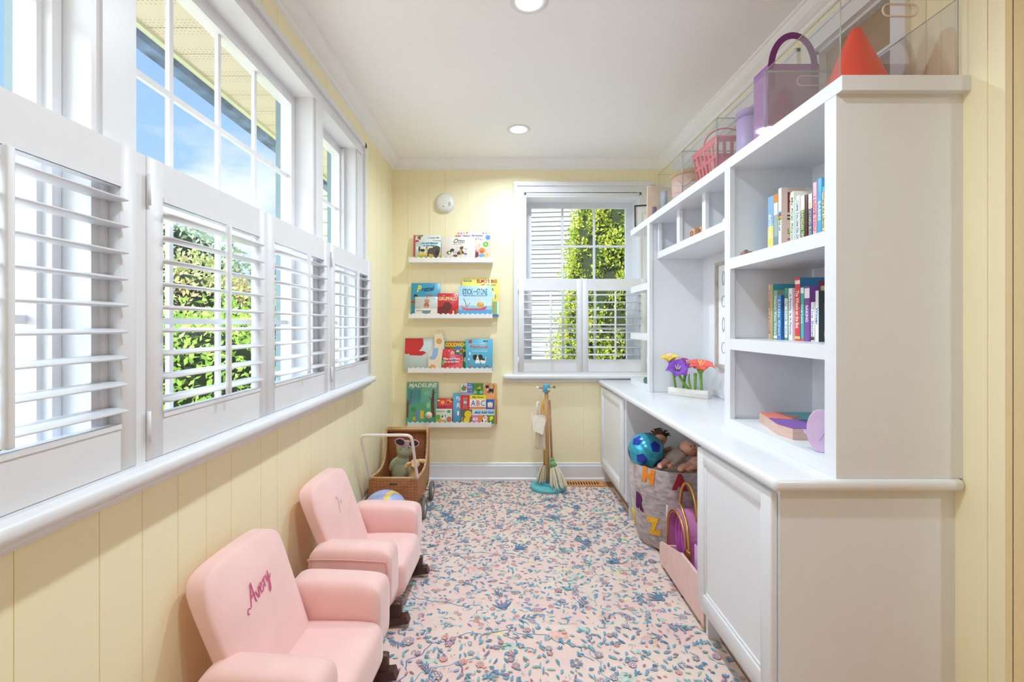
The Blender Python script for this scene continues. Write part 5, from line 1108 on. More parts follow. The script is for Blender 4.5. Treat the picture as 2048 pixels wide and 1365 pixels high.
s_ = thing('small_ball', 'small cream ball resting in front of the green painted book', 'ball', (PX(859, 3.343), 3.3485, LZ[3] + 0.0005))
rb = 7.3 * 3.345 / 910.2
MB().ell((PX(859, 3.3575), 3.366, PZ(831, 3.343)), (rb, rb * 0.30, rb), 24, 16)
b = MB(); b.ell((PX(859, 3.345), 3.318, PZ(831, 3.318)), (rb * .93, rb * .93, rb * .93), 24, 16)
b.build('ball_skin', mc('E0CBAE', 0.5), s_)

# ================================================================== BOOKS STANDING IN THE BOOKCASE
def spine_book(label, pxa, pxb, pytop, zs, col, title=None, tcol='FFFFFF', X=1.0, depth=0.17, bands=(), tsz=0.55, cover=None, group=None, tfrac=0.8):
    """upright book; its spine faces the room; pxa..pxb is the strip the spine takes in the photograph"""
    y1 = X * 910.2 / (pxa - 1005); y0 = X * 910.2 / (pxb - 1005)
    ym = (y0 + y1) / 2; h = PZ(pytop, ym) - zs
    r = thing('storybook', label, 'book', (X, ym, zs + 0.0004), group=group); z0 = zs + 0.0004
    c = MB(); y0 += 0.0005; y1 -= 0.0005
    c.rbox(X, X + depth, y0, y0 + 0.0016, z0, z0 + h, 0.0006, 1); c.rbox(X, X + depth, y1 - 0.0016, y1, z0, z0 + h, 0.0006, 1); c.rbox(X, X + 0.002, y0, y1, z0, z0 + h, 0.0008, 2)
    c.build('cover', mc(col, 0.35), r)
    c = MB(); c.box(X + 0.002, X + depth - 0.003, y0 + 0.0017, y1 - 0.0017, z0 + 0.002, z0 + h - 0.003); c.build('pages', mc('F3EEE2', 0.8), r)
    if bands:
        c = MB(); cols = []
        for k, (f0, f1, bc) in enumerate(bands):
            if bc not in cols: cols.append(bc)
            c.mi = cols.index(bc); x = X - 0.00015 - 0.00003 * k
            c._add([(x, y0 + .0004, z0 + h * f0), (x, y1 - .0004, z0 + h * f0), (x, y1 - .0004, z0 + h * f1), (x, y0 + .0004, z0 + h * f1)], [(0, 1, 2, 3)])
        c.build('spine_print', [mc(q, 0.35) for q in cols], r)
    if title:
        me = fit_text(title, h * tfrac, (y1 - y0) * tsz, 0, 0.0002, 0.01)
        # reads downwards: text x -> -z, text y -> towards the near side (-y)... seen from the room
        me.transform(Matrix(((0, 0, -1, X - 0.0006), (0, -1, 0, ym), (-1, 0, 0, z0 + h * 0.5), (0, 0, 0, 1)))); finish(me, 'title', mc(tcol, 0.4), r)
    if cover:
        c = MB(); cols = []
        for k, (x0, x1, f0, f1, bc) in enumerate(cover):
            if bc not in cols: cols.append(bc)
            c.mi = cols.index(bc); y = y0 - 0.00015 - 0.00003 * k
            c._add([(X + x0 * depth, y, z0 + h * f0), (X + x1 * depth, y, z0 + h * f0), (X + x1 * depth, y, z0 + h * f1), (X + x0 * depth, y, z0 + h * f1)], [(0, 1, 2, 3)])
        c.build('front_print', [mc(q, 0.35) for q in cols], r)
    return r
def Q4(x): return 1440 + x / 3.79
def V4(v): return 340 + v / 3.79
Z1, Z2 = 1.426, 1.1155
G1, G2 = 'storybooks on the upper bookcase shelf', 'storybooks on the middle bookcase shelf'
spine_book('blue and yellow book with an animal drawing, leftmost on the upper shelf', Q4(361), Q4(405), V4(203), Z1, '8FB9DA', 'animal', 'FFFFFF', bands=[(0, .5, 'EBDD6E')], group=G1, tfrac=.4)
spine_book('grey book with an orange top band, second on the upper shelf', Q4(407), Q4(438), V4(186), Z1, 'A9B9B4', None, bands=[(.86, 1, 'E8943A'), (.66, .86, 'EEECE6'), (.0, .3, '7E9AA5')], group=G1)
spine_book('tall white book with rainbow squares on its spine, upper shelf', Q4(441), Q4(466), V4(140), Z1, 'F0EEEA', 'World of', '6A6A6A', bands=[(.60, .63, '3FA0D8'), (.57, .60, 'E0453A'), (.54, .57, 'EBC63A'), (.51, .54, '6AB53A')], group=G1, tfrac=.3,
           cover=[(0, .5, 0, 1, 'E9D3CC'), (.13, .17, .62, .93, '8E2A34'), (.17, .32, .89, .93, '8E2A34'), (.17, .30, .77, .80, '8E2A34'), (.12, .34, .56, .585, '4A3A3A'), (.12, .34, .51, .535, '4A3A3A'), (.13, .16, .29, .38, '8AB53A'), (.16, .22, .29, .31, '8AB53A'), (.26, .29, .29, .38, 'E0A53A'), (.13, .19, .2, .23, '9A7A86'), (.25, .31, .2, .23, '9A7A86')])
spine_book('cream book with green lettering, upper shelf', Q4(531), Q4(560), V4(167), Z1, 'EDEBDD', 'My First Rhymes', '5E8A4A', X=1.012, group=G1)
spine_book('thin pale blue book, upper shelf', Q4(562), Q4(576), V4(227), Z1, 'BFDCE0', None, group=G1)
spine_book('white book with thin dark title, upper shelf', Q4(577), Q4(604), V4(197), Z1, 'F1EFEE', 'I Love You Like No Otter', '4A4A5A', group=G1)
spine_book('green and white book with bold yellow title, upper shelf', Q4(610), Q4(642), V4(197), Z1, '4E7A3E', "IT'S RAMADAN TIME", 'EDE6C8', bands=[(.72, 1, 'EFE9E4')], group=G1, tsz=.7, tfrac=.66)
spine_book('dark maroon book with plain spine, upper shelf', Q4(645), Q4(663), V4(191), Z1, '5E2630', None, group=G1)
spine_book('blue book with a white head band, upper shelf', Q4(669), Q4(700), V4(182), Z1, '3F66A8', 'BACKYARD BUGS', 'E3C86A', bands=[(.72, 1, 'F0EDEA')], group=G1, tsz=.65, tfrac=.64)
spine_book('tall pink book, upper shelf', Q4(703), Q4(732), V4(95), Z1, 'F0B4BC', 'I LOVE YOU', 'D0405A', group=G1, tfrac=.55)
spine_book('tall bright blue book with rounded corner, upper shelf', Q4(737), Q4(771), V4(64), Z1, '4EA3DA', 'BABIES', 'EAF4FA', group=G1, tfrac=.3, tsz=.6)
spine_book('pale yellow and teal book at the near end of the upper shelf', Q4(773), Q4(800), V4(128), Z1, 'F0DFA0', 'Where the Llamas Are', '7A6A3A', bands=[(.9, 1, '5EB5B0')], group=G1)
# middle shelf
spine_book('beige book at the far left of the middle shelf', Q4(366), Q4(383), V4(870), Z2, 'D9B9A0', 'IF WHERE THE SUNRISE', '8A6A5A', group=G2, tsz=.5)
spine_book('thin golden yellow book, middle shelf', Q4(385), Q4(398), V4(870), Z2, 'D9B04A', None, group=G2)
spine_book('large teal book, tallest at the left of the middle shelf', Q4(398), Q4(406), V4(866), Z2, '3E98AE', None, group=G2, depth=.19)
spine_book('grey green book with a white crescent at its foot, middle shelf', Q4(406), Q4(434), V4(914), Z2, '8FA893', 'Thank You Time', 'EDF0E6', bands=[(.03, .08, 'F0F2EC')], group=G2)
spine_book('blue book with thin white lettering, middle shelf', Q4(436), Q4(463), V4(952), Z2, '4F8BD6', 'Little Owl', 'E0ECF8', group=G2, cover=[(0, 1, 0, 1, '4A7FCB'), (.2, .5, .35, .6, '9A4A4A'), (.1, .3, .1, .3, '3A3A6A')])
spine_book('green and white book, middle shelf', Q4(489), Q4(513), V4(897), Z2, '4FA384', 'Only One You', '3A6A8A', bands=[(.05, .8, 'EEF0EC')], group=G2)
spine_book('white book with grey title, middle shelf', Q4(518), Q4(549), V4(899), Z2, 'EEEAF0', 'A Family Is A Family', '6A7A9A', group=G2)
spine_book('tall red storybook with white title letters, middle shelf', Q4(567), Q4(607), V4(820), Z2, 'DC3F48', 'The Wheels on the Bus', 'F6EDE6', group=G2, tsz=.62, tfrac=.6, bands=[(.90, .96, 'EFE3DA'), (.03, .07, 'EBC66A')], depth=.185,
           cover=[(0, 1, 0, 1, '3F86B8'), (.35, .40, .80, .95, 'C02F45'), (.42, .47, .80, .95, 'C02F45'), (.50, .55, .80, .95, 'C02F45')])
spine_book('teal book with a small white label, middle shelf', Q4(610), Q4(636), V4(888), Z2, '4AAFA8', 'One Love', 'E6F4F0', bands=[(.88, .98, 'EEF0EE'), (.0, .05, 'D94A52')], group=G2, tfrac=.35)
spine_book('purple baking book, middle shelf', Q4(639), Q4(680), V4(882), Z2, '7C4A9A', 'BAKING', 'F3EDF6', bands=[(.78, .96, 'F0ECF4')], group=G2, tsz=.5, tfrac=.3, depth=.16)
spine_book('short white book with a photo at its foot, middle shelf', Q4(688), Q4(716), V4(1004), Z2, 'EDEBF0', 'The Ballet', '9A9AAA', bands=[(.03, .12, '5A3A34')], group=G2, depth=.14)
spine_book('white winter book beside the dark floral cover, middle shelf', Q4(722), Q4(748), V4(917), Z2, 'F0F0F4', 'Winter', '2F5FA8', group=G2, tfrac=.34, tsz=.7, cover=[(0, 1, 0, 1, '3E4A4A'), (.1, .3, .6, .75, '8A5A4A'), (.25, .5, .3, .5, '6A8A6A'), (.1, .25, .1, .2, 'B58A5A')])
spine_book('tan topped book at the near end of the middle shelf', Q4(762), Q4(800), V4(880), Z2, 'C9A98A', None, X=1.03, group=G2, depth=.15)

# ================================================================== FELT BASKET WITH TOYS (knee space)
BC = Vector((0.930, 2.478, 0.0046))
BR = [(0.0, 0.0), (0.170, 0.0), (0.186, 0.010), (0.200, 0.06), (0.215, 0.16), (0.228, 0.30), (0.236, 0.425), (0.232, 0.431), (0.226, 0.425), (0.218, 0.30), (0.205, 0.16), (0.190, 0.06), (0.176, 0.020), (0.0, 0.012)]
def felt_mat():
    m = mat('heather_grey_felt', 'B0A4A6', 0.95, var=0.30, scale=26, bump=0.5, bscale=90, sheen=0.3, stretch=(1, 1, 2.2)); return m
r = thing('felt_basket', 'grey felt toy basket with coloured letters in the open desk bay', 'basket', BC)
MB().lathe(BR, seg=56, cap=False).build('basket_wall', felt_mat(), r, local=True)
def r_at(z):
    P = BR[1:7]
    for (ra, za), (rb, zb) in zip(P, P[1:]):
        if za <= z <= zb: return ra + (rb - ra) * (z - za) / (zb - za)
    return P[-1][0]
def hit(px, py):
    d = Vector(((px - 1005) / 910.2, 1, (650 - py) / 910.2))
    for k in range(1500, 3000):
        p = Vector((0, 0, CZ)) + d * (k / 1000)
        q = p - BC
        if 0 < q.z < 0.43 and math.hypot(q.x, q.y) < r_at(max(q.z, 0.0001)): return q
    return None
for t, c, px, py, w_, h_, rot in (('H', 'EE8A2E', 1297, 952, .052, .070, -8), ('A', 'A02034', 1360, 965, .060, .072, 0), ('R', '5E2158', 1280.5, 1004, .048, .076, -10), ('Y', 'E9D02C', 1269, 1034, .050, .072, 4), ('Z', 'E6B02E', 1308, 1053, .056, .078, 8), ('X', 'E8603A', 1254.5, 948, .055, .085, 0)):
    q = hit(px, py)
    if q is None: continue
    a = math.atan2(q.y, q.x); z = q.z
    me = fit_text(t, w_ * 1.28, h_ * 1.15, 0, 0.004, 0.075)
    # wrap the letter onto the basket's curve
    Rz = math.radians(rot); ca, sa = math.cos(Rz), math.sin(Rz)
    for v in me.vertices:
        u, h, d = v.co.x * ca - v.co.y * sa, v.co.x * sa + v.co.y * ca, v.co.z
        rr_ = r_at(min(.42, max(.0001, z + h))) + 0.001 + d; aa = a + u / r_at(z)
        v.co = Vector((rr_ * math.cos(aa), rr_ * math.sin(aa), z + h))
    finish(me, 'felt_letter', mat('felt_' + c, c, 0.95, var=.1, scale=60), r, local=True, label='felt letter ' + t)
# football
fb = thing('toy_football', 'shiny blue toy football resting on top of the felt basket', 'ball', (0.772, 2.45, 0.492 - 0.094))
def foil(name, c, rough=0.22, metal=0.45):
    m = mat(name, c, rough, var=0.25, scale=24, metal=metal); return m
b = MB(); b.ell((0.772, 2.45, 0.492), (0.094, 0.094, 0.094), 40, 26); b.build('ball_skin', foil('turquoise_foil', '3FA8C4'), fb)
ph = (1 + 5 ** .5) / 2; ico = []
for a_ in (-1, 1):
    for b_ in (-ph, ph): ico += [Vector((0, a_, b_)), Vector((a_, b_, 0)), Vector((b_, 0, a_))]
rotm = Matrix.Rotation(0.5, 3, 'X') @ Matrix.Rotation(0.35, 3, 'Y')
b = MB(); c0 = Vector((0.772, 2.45, 0.492))
for v in ico:
    n = (rotm @ v).normalized(); u = n.orthogonal().normalized(); w2 = n.cross(u); V = [tuple(c0 + n * .0949)]; F = []
    for m_, rad_ in enumerate((.12, .24, .36)):
        for k in range(10):
            aa, bb = 2 * PI * (k // 2) / 5, 2 * PI * (k // 2 + 1) / 5; p = u * math.cos(aa) + w2 * math.sin(aa)
            if k % 2: p = (p + u * math.cos(bb) + w2 * math.sin(bb)) / 2
            V.append(tuple(c0 + (n + p * rad_).normalized() * .0949))
    for k in range(10):
        F.append((0, 1 + k, 1 + (k + 1) % 10))
        for m_ in (0, 1): F.append((1 + m_ * 10 + k, 11 + m_ * 10 + k, 11 + m_ * 10 + (k + 1) % 10, 1 + m_ * 10 + (k + 1) % 10))
    b._add(V, F, True)
b.build('printed_pattern', foil('deep_blue_foil', '2340A8'), fb)
# dolls
M_SKIN = mat('doll_vinyl_skin', 'D9A08A', 0.5, var=.05); M_DCLOTH = mat('greige_doll_cloth', 'A9968C', 0.9, var=.12, scale=40, bump=.4, bscale=120); M_HAIR = mat('brown_doll_hair', '4A2A22', 0.7, var=.4, scale=50, bump=.8, bscale=90)
def doll(label, base, head_p, hr, chest, hip, arm, legs, cloth, hair=None, face_dir=(-.3, -.8, .2)):
    d = thing('baby_doll', label, 'doll', base, group='dolls in the felt basket')
    b = MB(); b.tube(smooth_line([tuple(Vector(hip)), tuple((Vector(hip) + Vector(chest)) / 2), tuple(chest)], 4), [0.026, .030, .033, .035, .036, .036, .034, .030, .024], 14)
    for a_ in arm: b.tube(smooth_line(a_, 4), [0.019 - 0.0008 * k for k in range(9)], 10)
    fuse(b.build('body', cloth, d), 0.005)
    for a_ in arm:
        h = MB(); e_ = Vector(a_[-1]); dr = (Vector(a_[-1]) - Vector(a_[-2])).normalized(); h.ell(e_ + dr * .008, (0.011, 0.010, 0.009))
        sd = dr.orthogonal().normalized(); up2 = dr.cross(sd)
        for k in range(4): h.tube([e_ + dr * .012 + sd * (.004 * (k - 1.5)), e_ + dr * (.022 - .002 * abs(k - 1.3)) + sd * (.0055 * (k - 1.5)), e_ + dr * (.027 - .003 * abs(k - 1.3)) + sd * (.0055 * (k - 1.5)) - up2 * .003], [.0028, .0027, .0022], 6)
        h.tube([e_ + dr * .004 + sd * .008, e_ + dr * .012 + sd * .016], [.0032, .0024], 6)
        h.build('hand', M_SKIN, d)
    for l_ in legs:
        h = MB(); h.tube(smooth_line(l_, 4), [0.024, .025, .024, .022, .021, .021, .020, .018, .016], 12); e_ = Vector(l_[-1]); h.ell(e_ + Vector((0, -.008, .004)), (0.014, 0.022, 0.012)); fuse(h.build('leg', M_SKIN, d), 0.004)
    hp = Vector(head_p); f = Vector(face_dir).normalized(); q = f.to_track_quat('-Y', 'Z').to_matrix()
    h = MB(); h.ell(hp, (hr, hr * 1.05, hr * 1.0), rot=q); h.ell(hp + q @ Vector((0, -hr * 1.0, -hr * .10)), (hr * .10, hr * .12, hr * .10), 10, 8)
    for sg in (-1, 1): h.ell(hp + q @ Vector((sg * hr * .98, 0, -hr * .05)), (hr * .10, hr * .16, hr * .22), 10, 8, rot=q); h.ell(hp + q @ Vector((sg * hr * .42, -hr * .78, -hr * .32)), (hr * .26, hr * .2, hr * .24), 12, 8)
    fuse(h.build('head', M_SKIN, d), 0.004)
    for sg in (-1, 1): MB().ell(hp + q @ Vector((sg * hr * .36, -hr * .97, hr * .06)), (hr * .09, hr * .05, hr * .07), 10, 8).build('eye', M_BLACK, d)
    MB().ell(hp + q @ Vector((0, -hr * .98, -hr * .40)), (hr * .16, hr * .06, hr * .05), 10, 8).build('mouth', mat('doll_lips', 'B8605E', 0.5), d)
    if hair:
        h = MB(); rr2 = random.Random(4)
        h.ell(hp + q @ Vector((0, hr * .12, hr * .12)), (hr * 1.04, hr * 1.0, hr * 1.0), rot=q)
        for k in range(26):
            a = rr2.uniform(0, 2 * PI); z = rr2.uniform(.2, 1); c = q @ Vector((math.cos(a) * (1 - z * .4), abs(math.sin(a)) * (1 - z * .4), z)).normalized(); p0 = hp + c * hr
            h.tube([p0, p0 + c * .012 + Vector((rr2.uniform(-.01, .01), rr2.uniform(-.01, .01), .004)), p0 + c * .018 + Vector((rr2.uniform(-.02, .02), rr2.uniform(-.02, .02), -.002))], [.005, .004, .002], 6)
        h.build('hair', M_HAIR, d)
    return d
doll('baby doll in greige cloth lying across the top of the felt basket', (0.93, 2.42, 0.40), (0.985, 2.42, 0.512), 0.042, (0.948, 2.41, 0.492), (0.862, 2.385, 0.452), [[(0.945, 2.38, 0.490), (0.905, 2.345, 0.468), (0.862, 2.322, 0.455)], [(0.955, 2.45, 0.50), (0.92, 2.49, 0.49), (0.885, 2.50, 0.475)]], [[(0.862, 2.385, 0.45), (0.83, 2.36, 0.44), (0.808, 2.345, 0.436)]], M_DCLOTH, None, (0.35, -.75, .45))
doll('baby doll with tousled brown hair at the back of the felt basket', (0.90, 2.55, 0.38), (0.875, 2.540, 0.535), 0.040, (0.885, 2.545, 0.475), (0.90, 2.55, 0.40), [[(0.875, 2.52, 0.478), (0.85, 2.48, 0.46), (0.84, 2.44, 0.46)]], [], mat('pale_doll_cloth', 'CDB9AC', .9), True, (-.2, -.85, -.1))
doll('bare limbed baby doll lying at the front rim of the felt basket', (1.0, 2.36, 0.38), (1.065, 2.43, 0.468), 0.042, (1.03, 2.385, 0.452), (0.965, 2.335, 0.440), [[(1.03, 2.36, 0.455), (0.99, 2.315, 0.45), (0.945, 2.290, 0.445)]], [[(0.965, 2.335, 0.44), (0.925, 2.31, 0.444), (0.895, 2.30, 0.436)]], mat('peach_doll_cloth', 'D9A893', .85), None, (0.1, -.8, .5))
# filling below so that the toys rest on something
b = MB(); b.lathe([(0.0, 0.355), (0.16, 0.35), (0.212, 0.325), (0.205, 0.20), (0.16, 0.05), (0.0, 0.02)], tuple(BC), 32, cap=False)
tag(b.build('folded_blanket', mat('cream_knit_blanket', 'D8C6B4', 0.95, bump=.8, bscale=60)), 'cream blanket filling the felt basket beneath the dolls and ball', 'blanket')

# ================================================================== PINK DOLL CRADLE, CARRY BAG, LILAC BOX
M_PINKW = mat('pale_pink_painted_wood', 'E6C4BE', 0.45)
c = thing('doll_cradle', 'pale pink wooden doll cradle sticking out of the desk bay by the near cabinet', 'doll cradle', (0.90, 1.96, 0.009))
sp = [(1.715, 0.030), (2.185, 0.030), (2.197, 0.045), (2.197, 0.105)] + [(2.197 - 0.030 * (1 - math.cos(a)), 0.105 + 0.030 * math.sin(a)) for a in (0.5, 1.0, 1.57)] + [(2.06, 0.160), (2.00, 0.176), (1.96, 0.186), (1.945, 0.196), (1.905, 0.197), (1.715, 0.197)]
for x in (0.758, 1.055):
    MB().prism(sp, x, x + 0.011, 'x').build('side_board', M_PINKW, c)
MB().box(0.7692, 1.0548, 1.72, 2.17, 0.052, 0.062).build('base_board', M_PINKW, c)
for y in (1.716, 2.158): b = MB(); b.box(0.7692, 1.0548, y, y + 0.010, 0.0625, 0.12); b.build('end_board', M_PINKW, c)
for x, y in ((0.762, 1.735), (0.762, 2.17), (1.04, 1.735), (1.04, 2.17)): b = MB(); b.rbox(x, x + 0.02, y - 0.012, y + 0.012, 0.0095, 0.0518, 0.004, 2); b.build('foot', mat('pale_pine', 'D9B48C', .5), c)
b = MB()
for y in (1.80, 2.12): b.cyl((0.7572, y, 0.056), (0.7585, y, 0.056), 0.003, seg=10)
b.build('screw', M_CHROME, c)
# carry bag: barrel topped pink case, gold piping and handles
M_PINKB = mat('orchid_pink_leatherette', 'C97BB0', 0.45, var=.03); M_MAG = mat('magenta_lining', 'B24FA8', 0.7, var=.25, scale=14); M_GOLD = mat('satin_gold', 'D9A75A', 0.28, metal=.85)
g = thing('doll_carrier_bag', 'orchid pink barrel shaped doll carrier with gold trim and handles', 'bag', (0.93, 2.09, 0.0625))
yc, zr0, hw, top = 2.095, 0.0625, 0.112, 0.315
arch = [(yc - hw, zr0)] + [(yc - hw * math.cos(a), (top - hw) + hw * math.sin(a)) for a in [PI * k / 16 for k in range(17)]] + [(yc + hw, zr0)]
b = MB(); x0, x1 = 0.800, 1.045
n = len(arch); inn = [(yc + (p - yc) * .965, zr0 + (q - zr0) * .98) for p, q in arch]
V = [(x0, p, q) for p, q in arch] + [(x1, p, q) for p, q in arch]; b._add(V, [(i, i + 1, i + 1 + n, i + n) for i in range(n - 1)] + [(n - 1, 0, n, 2 * n - 1), tuple(range(n, 2 * n))], False)
V = [(x0, p, q) for p, q in inn] + [(x1 - .004, p, q) for p, q in inn]; b._add(V, [(i, i + 1, i + 1 + n, i + n) for i in range(n - 1)], False)
b._add([(x0, p, q) for p, q in arch] + [(x0, p, q) for p, q in inn], [(i, i + 1, i + 1 + n, i + n) for i in range(n - 1)]); b.build('case', M_PINKB, g)
b = MB(); V = [(x0 + .030, p, q) for p, q in inn]; 
t = bmesh.new(); grid = []
b.prism(inn, x0 + 0.045, x0 + 0.05, 'x')
for k in range(5): b.tube(smooth_line([(x0 + .040, yc - hw * .8 + .035 * k, zr0 + .02), (x0 + .032, yc - hw * .7 + .038 * k, zr0 + .12), (x0 + .040, yc - hw * .5 + .03 * k, zr0 + .20)], 4), .012, 8)
b.build('lining', M_MAG, g)
b = MB(); b.tube([(x0 - .002, p, q) for p, q in arch], 0.0042, 8); b.tube([(x0 - .001, yc + (p - yc) * .90, zr0 + (q - zr0) * .955) for p, q in arch], 0.002, 6); b.build('gold_piping', M_GOLD, g)
b = MB(); b.tube([(0.868, yc + .095 * math.cos(a) + .03, 0.292 + .135 * math.sin(a)) for a in [PI * k / 18 for k in range(19)]], 0.0075, 10, flat=(1, 1)); b.build('handle', M_GOLD, g)
b = MB(); b.tube(smooth_line([(0.835, 2.15, 0.315), (0.815, 2.08, 0.345), (0.805, 1.99, 0.300), (0.800, 1.955, 0.235), (0.802, 1.95, 0.19)], 5), 0.006, 8); b.rbox(0.792, 0.802, 1.932, 1.968, 0.165, 0.200, 0.003, 2); b.build('handle', M_GOLD, g)
b = MB(); b.rbox(0.798, 0.806, yc + .112, yc + .128, 0.22, 0.29, .003, 2); b.build('strap_tab', mat('pale_lilac_plastic', 'D8CBD8', .5), g)
bx = thing('storage_box', 'small open lilac box beside the pink carrier in the cradle', 'box', (0.87, 1.81, 0.0625))
b = MB(); a0, a1, c0_, c1_ = 0.795, 0.955, 1.735, 1.885
b.box(a0, a1, c0_, c1_, 0.0626, 0.068); b.box(a0, a0 + .003, c0_, c1_, .068, .262); b.box(a1 - .003, a1, c0_, c1_, .068, .262); b.box(a0 + .003, a1 - .003, c0_, c0_ + .003, .068, .262); b.box(a0 + .003, a1 - .003, c1_ - .003, c1_, .068, .262); b.build('box_body', mat('lilac_card', 'D9A8DC', .5), bx)
b = MB(); b.box(a0 + .0031, a0 + .005, c0_ + .003, c1_ - .003, .07, .263); b.box(a0 + .003, a1 - .003, c1_ - .005, c1_ - .0031, .07, .263); b.build('box_lining', mat('magenta_card', 'C23F94', .5), bx)

# ================================================================== FELT FLOWERS on the countertop
fl = thing('felt_flowers', 'felt flowers of purple, coral and yellow in a whitewashed wood block', 'flowers', (1.02, 2.545, 0.7655))
p0, p1 = Vector((0.955, 2.632, 0)), Vector((1.112, 2.468, 0)); ax = (p1 - p0).normalized(); nr = Vector((-ax.y, ax.x, 0)) * 0.5; nr = -nr if nr.x < 0 else nr
b = MB(); b.M = Matrix.Translation(((p0.x + p1.x) / 2 + nr.x * .045, (p0.y + p1.y) / 2 + nr.y * .045, 0.7656)) @ Matrix.Rotation(math.atan2(ax.y, ax.x), 4, 'Z')
Lb = (p1 - p0).length; b.rbox(-Lb / 2, Lb / 2, -0.022, 0.022, 0, 0.043, 0.002, 1); b.build('wood_block', mat('whitewashed_wood', 'D9D5CF', .7, var=.12, scale=40, stretch=(.3, .3, 2)), fl)
M_STEM = mat('green_felt_stem', '6F9B3E', .9, var=.15, scale=40)
def at(f, off=0.0): q = p0.lerp(p1, f) + nr * .045; return (q.x, q.y)
def stem(f0, top, bend=(0, 0), leaf=False):
    x, y = at(f0); pts = smooth_line([(x, y, 0.806), ((x + top[0]) / 2 + bend[0], (y + top[1]) / 2 + bend[1], (0.806 + top[2]) / 2), top], 5)
    b = MB(); n = len(pts); b.tube(pts, [0.0068 + 0.0035 * (k / n) ** 2 for k in range(n)], 10)
    return b.build('stem', M_STEM, fl)
def lily(c, tilt, R_, H_, n, m, stamen, rot=0.0, wd=.5):
    """trumpet flower of n pointed petals around c"""
    T = Matrix.Translation(c) @ tilt
    b = MB()
    for k in range(n):
        a = 2 * PI * k / n + rot; q = Matrix.Rotation(a, 4, 'Z'); rows = []
        for i in range(8):
            t = i / 7; rr_ = R_ * (0.12 + 0.88 * t ** 1.3); z = H_ * (math.sin(t * 1.9) - .25 * t ** 4) ; w_ = R_ * wd * math.sin(PI * min(1, t * .80 + .17)) ** .8 * (1 - t ** 7) + .001
            rows.append([T @ q @ Vector((rr_ - abs(u) * .06 * R_, u * w_, z + abs(u) ** 2 * .10 * R_)) for u in (-1, -.5, 0, .5, 1)])
        V = [tuple(v) for rw in rows for v in rw]; F = [(i * 5 + j, i * 5 + j + 1, (i + 1) * 5 + j + 1, (i + 1) * 5 + j) for i in range(7) for j in range(4)]
        b._add(V, F, True)
    o = b.build('petals', m, fl); md = o.modifiers.new('thick', 'SOLIDIFY'); md.thickness = 0.003
    s2 = MB()
    for k in range(5):
        a = 2 * PI * k / 5; s2.tube([T @ Vector((0, 0, 0)), T @ Vector((math.cos(a) * R_ * .12, math.sin(a) * R_ * .12, H_ * .9)), T @ Vector((math.cos(a) * R_ * .22, math.sin(a) * R_ * .22, H_ * 1.35))], .0022, 6)
    s2.build('stamens', stamen, fl)
    g2 = MB(); g2.M = T; g2.lathe([(R_ * .15, -0.018), (R_ * .22, -0.004), (R_ * .30, H_ * .18)], seg=14); g2.build('calyx', M_STEM, fl)
ST = mat('cream_stamens', 'EBD9C4', .8)
RX = lambda d: Matrix.Rotation(math.radians(d), 4, 'X'); RY = lambda d: Matrix.Rotation(math.radians(d), 4, 'Y')
cR = (PX(1401, 2.50), 2.50, PZ(741, 2.50)); cP = (PX(1353, 2.58), 2.57, PZ(742, 2.57)); cY = (PX(1341, 2.62), 2.625, PZ(724, 2.62)); cQ = (PX(1375, 2.58), 2.60, PZ(734, 2.60))
lily(cR, RX(16), 0.078, 0.040, 6, mat('coral_felt', 'EE6E60', .85, var=.06, scale=50), mat('yellow_stamens', 'F2C98A', .8), .3, .42)
lily(cP, RX(48) @ RY(-10), 0.068, 0.030, 6, mat('purple_felt', '8450B8', .85, var=.12, scale=40), ST, .1, .6)
lily(cY, RX(10) @ RY(-8), 0.055, 0.034, 5, mat('yellow_felt', 'E8C44E', .85, var=.06), ST, .6)
lily(cQ, RX(25) @ RY(12), 0.056, 0.030, 6, mat('rose_violet_felt', 'A44E96', .85, var=.2, scale=30), ST, .0)
stem(.16, (cY[0] + .01, cY[1], cY[2] - .01)); stem(.36, (cQ[0], cQ[1], cQ[2] - .01)); stem(.50, (cP[0], cP[1], cP[2] - .005), (-.005, 0)); stem(.66, (cR[0] - .02, cR[1] + .02, cR[2] - .02)); stem(.82, (cR[0], cR[1], cR[2] - .01))
x, y = at(.63); x -= .012; b = MB(); b.tube(smooth_line([(x - .004, y + .005, .81), (x - .012, y + .01, .86), (x - .008, y + .012, .895)], 4), [.006, .006, .006, .006, .006, .005, .004, .003, .0015], 8); b.build('leaf', M_STEM, fl)

# ================================================================== FRAMED PICTURE in the desk niche
f = thing('framed_picture', 'framed line drawings hung in the desk niche behind the felt flowers', 'picture', (1.195, 2.30, 0.937))
y0, y1, z0, z1 = 2.06, 2.527, 0.937, 1.511; xw = XB - .0085; M_FR = mat('driftwood_frame', 'B3A9A0', .6, var=.15, scale=30)
b = MB(); 
for (a, c, d, e_) in ((y0, y0 + .018, z0, z1), (y1 - .018, y1, z0, z1), (y0 + .018, y1 - .018, z0, z0 + .018), (y0 + .018, y1 - .018, z1 - .018, z1)): b.box(xw - .024, xw, a, c, d, e_)
b.build('frame', M_FR, f); MB().box(xw - .010, xw - .001, y0 + .018, y1 - .018, z0 + .018, z1 - .018).build('print_paper', mc('E9ECF2', .7), f)
b = MB(); k = 0
for i in range(3):
    for j in range(4):
        yc_, zc_ = y1 - .075 - i * .15, z1 - .09 - j * .125; rx_, rz_ = (.020, .030) if (i + j) % 2 else (.012, .038)
        b.tube([(xw - .0108, yc_ + rx_ * math.cos(a), zc_ + rz_ * math.sin(a)) for a in [2 * PI * q / 18 for q in range(18)]], .0014, 5, closed=True)
b.build('line_drawing', mc('6A6E74', .7), f)

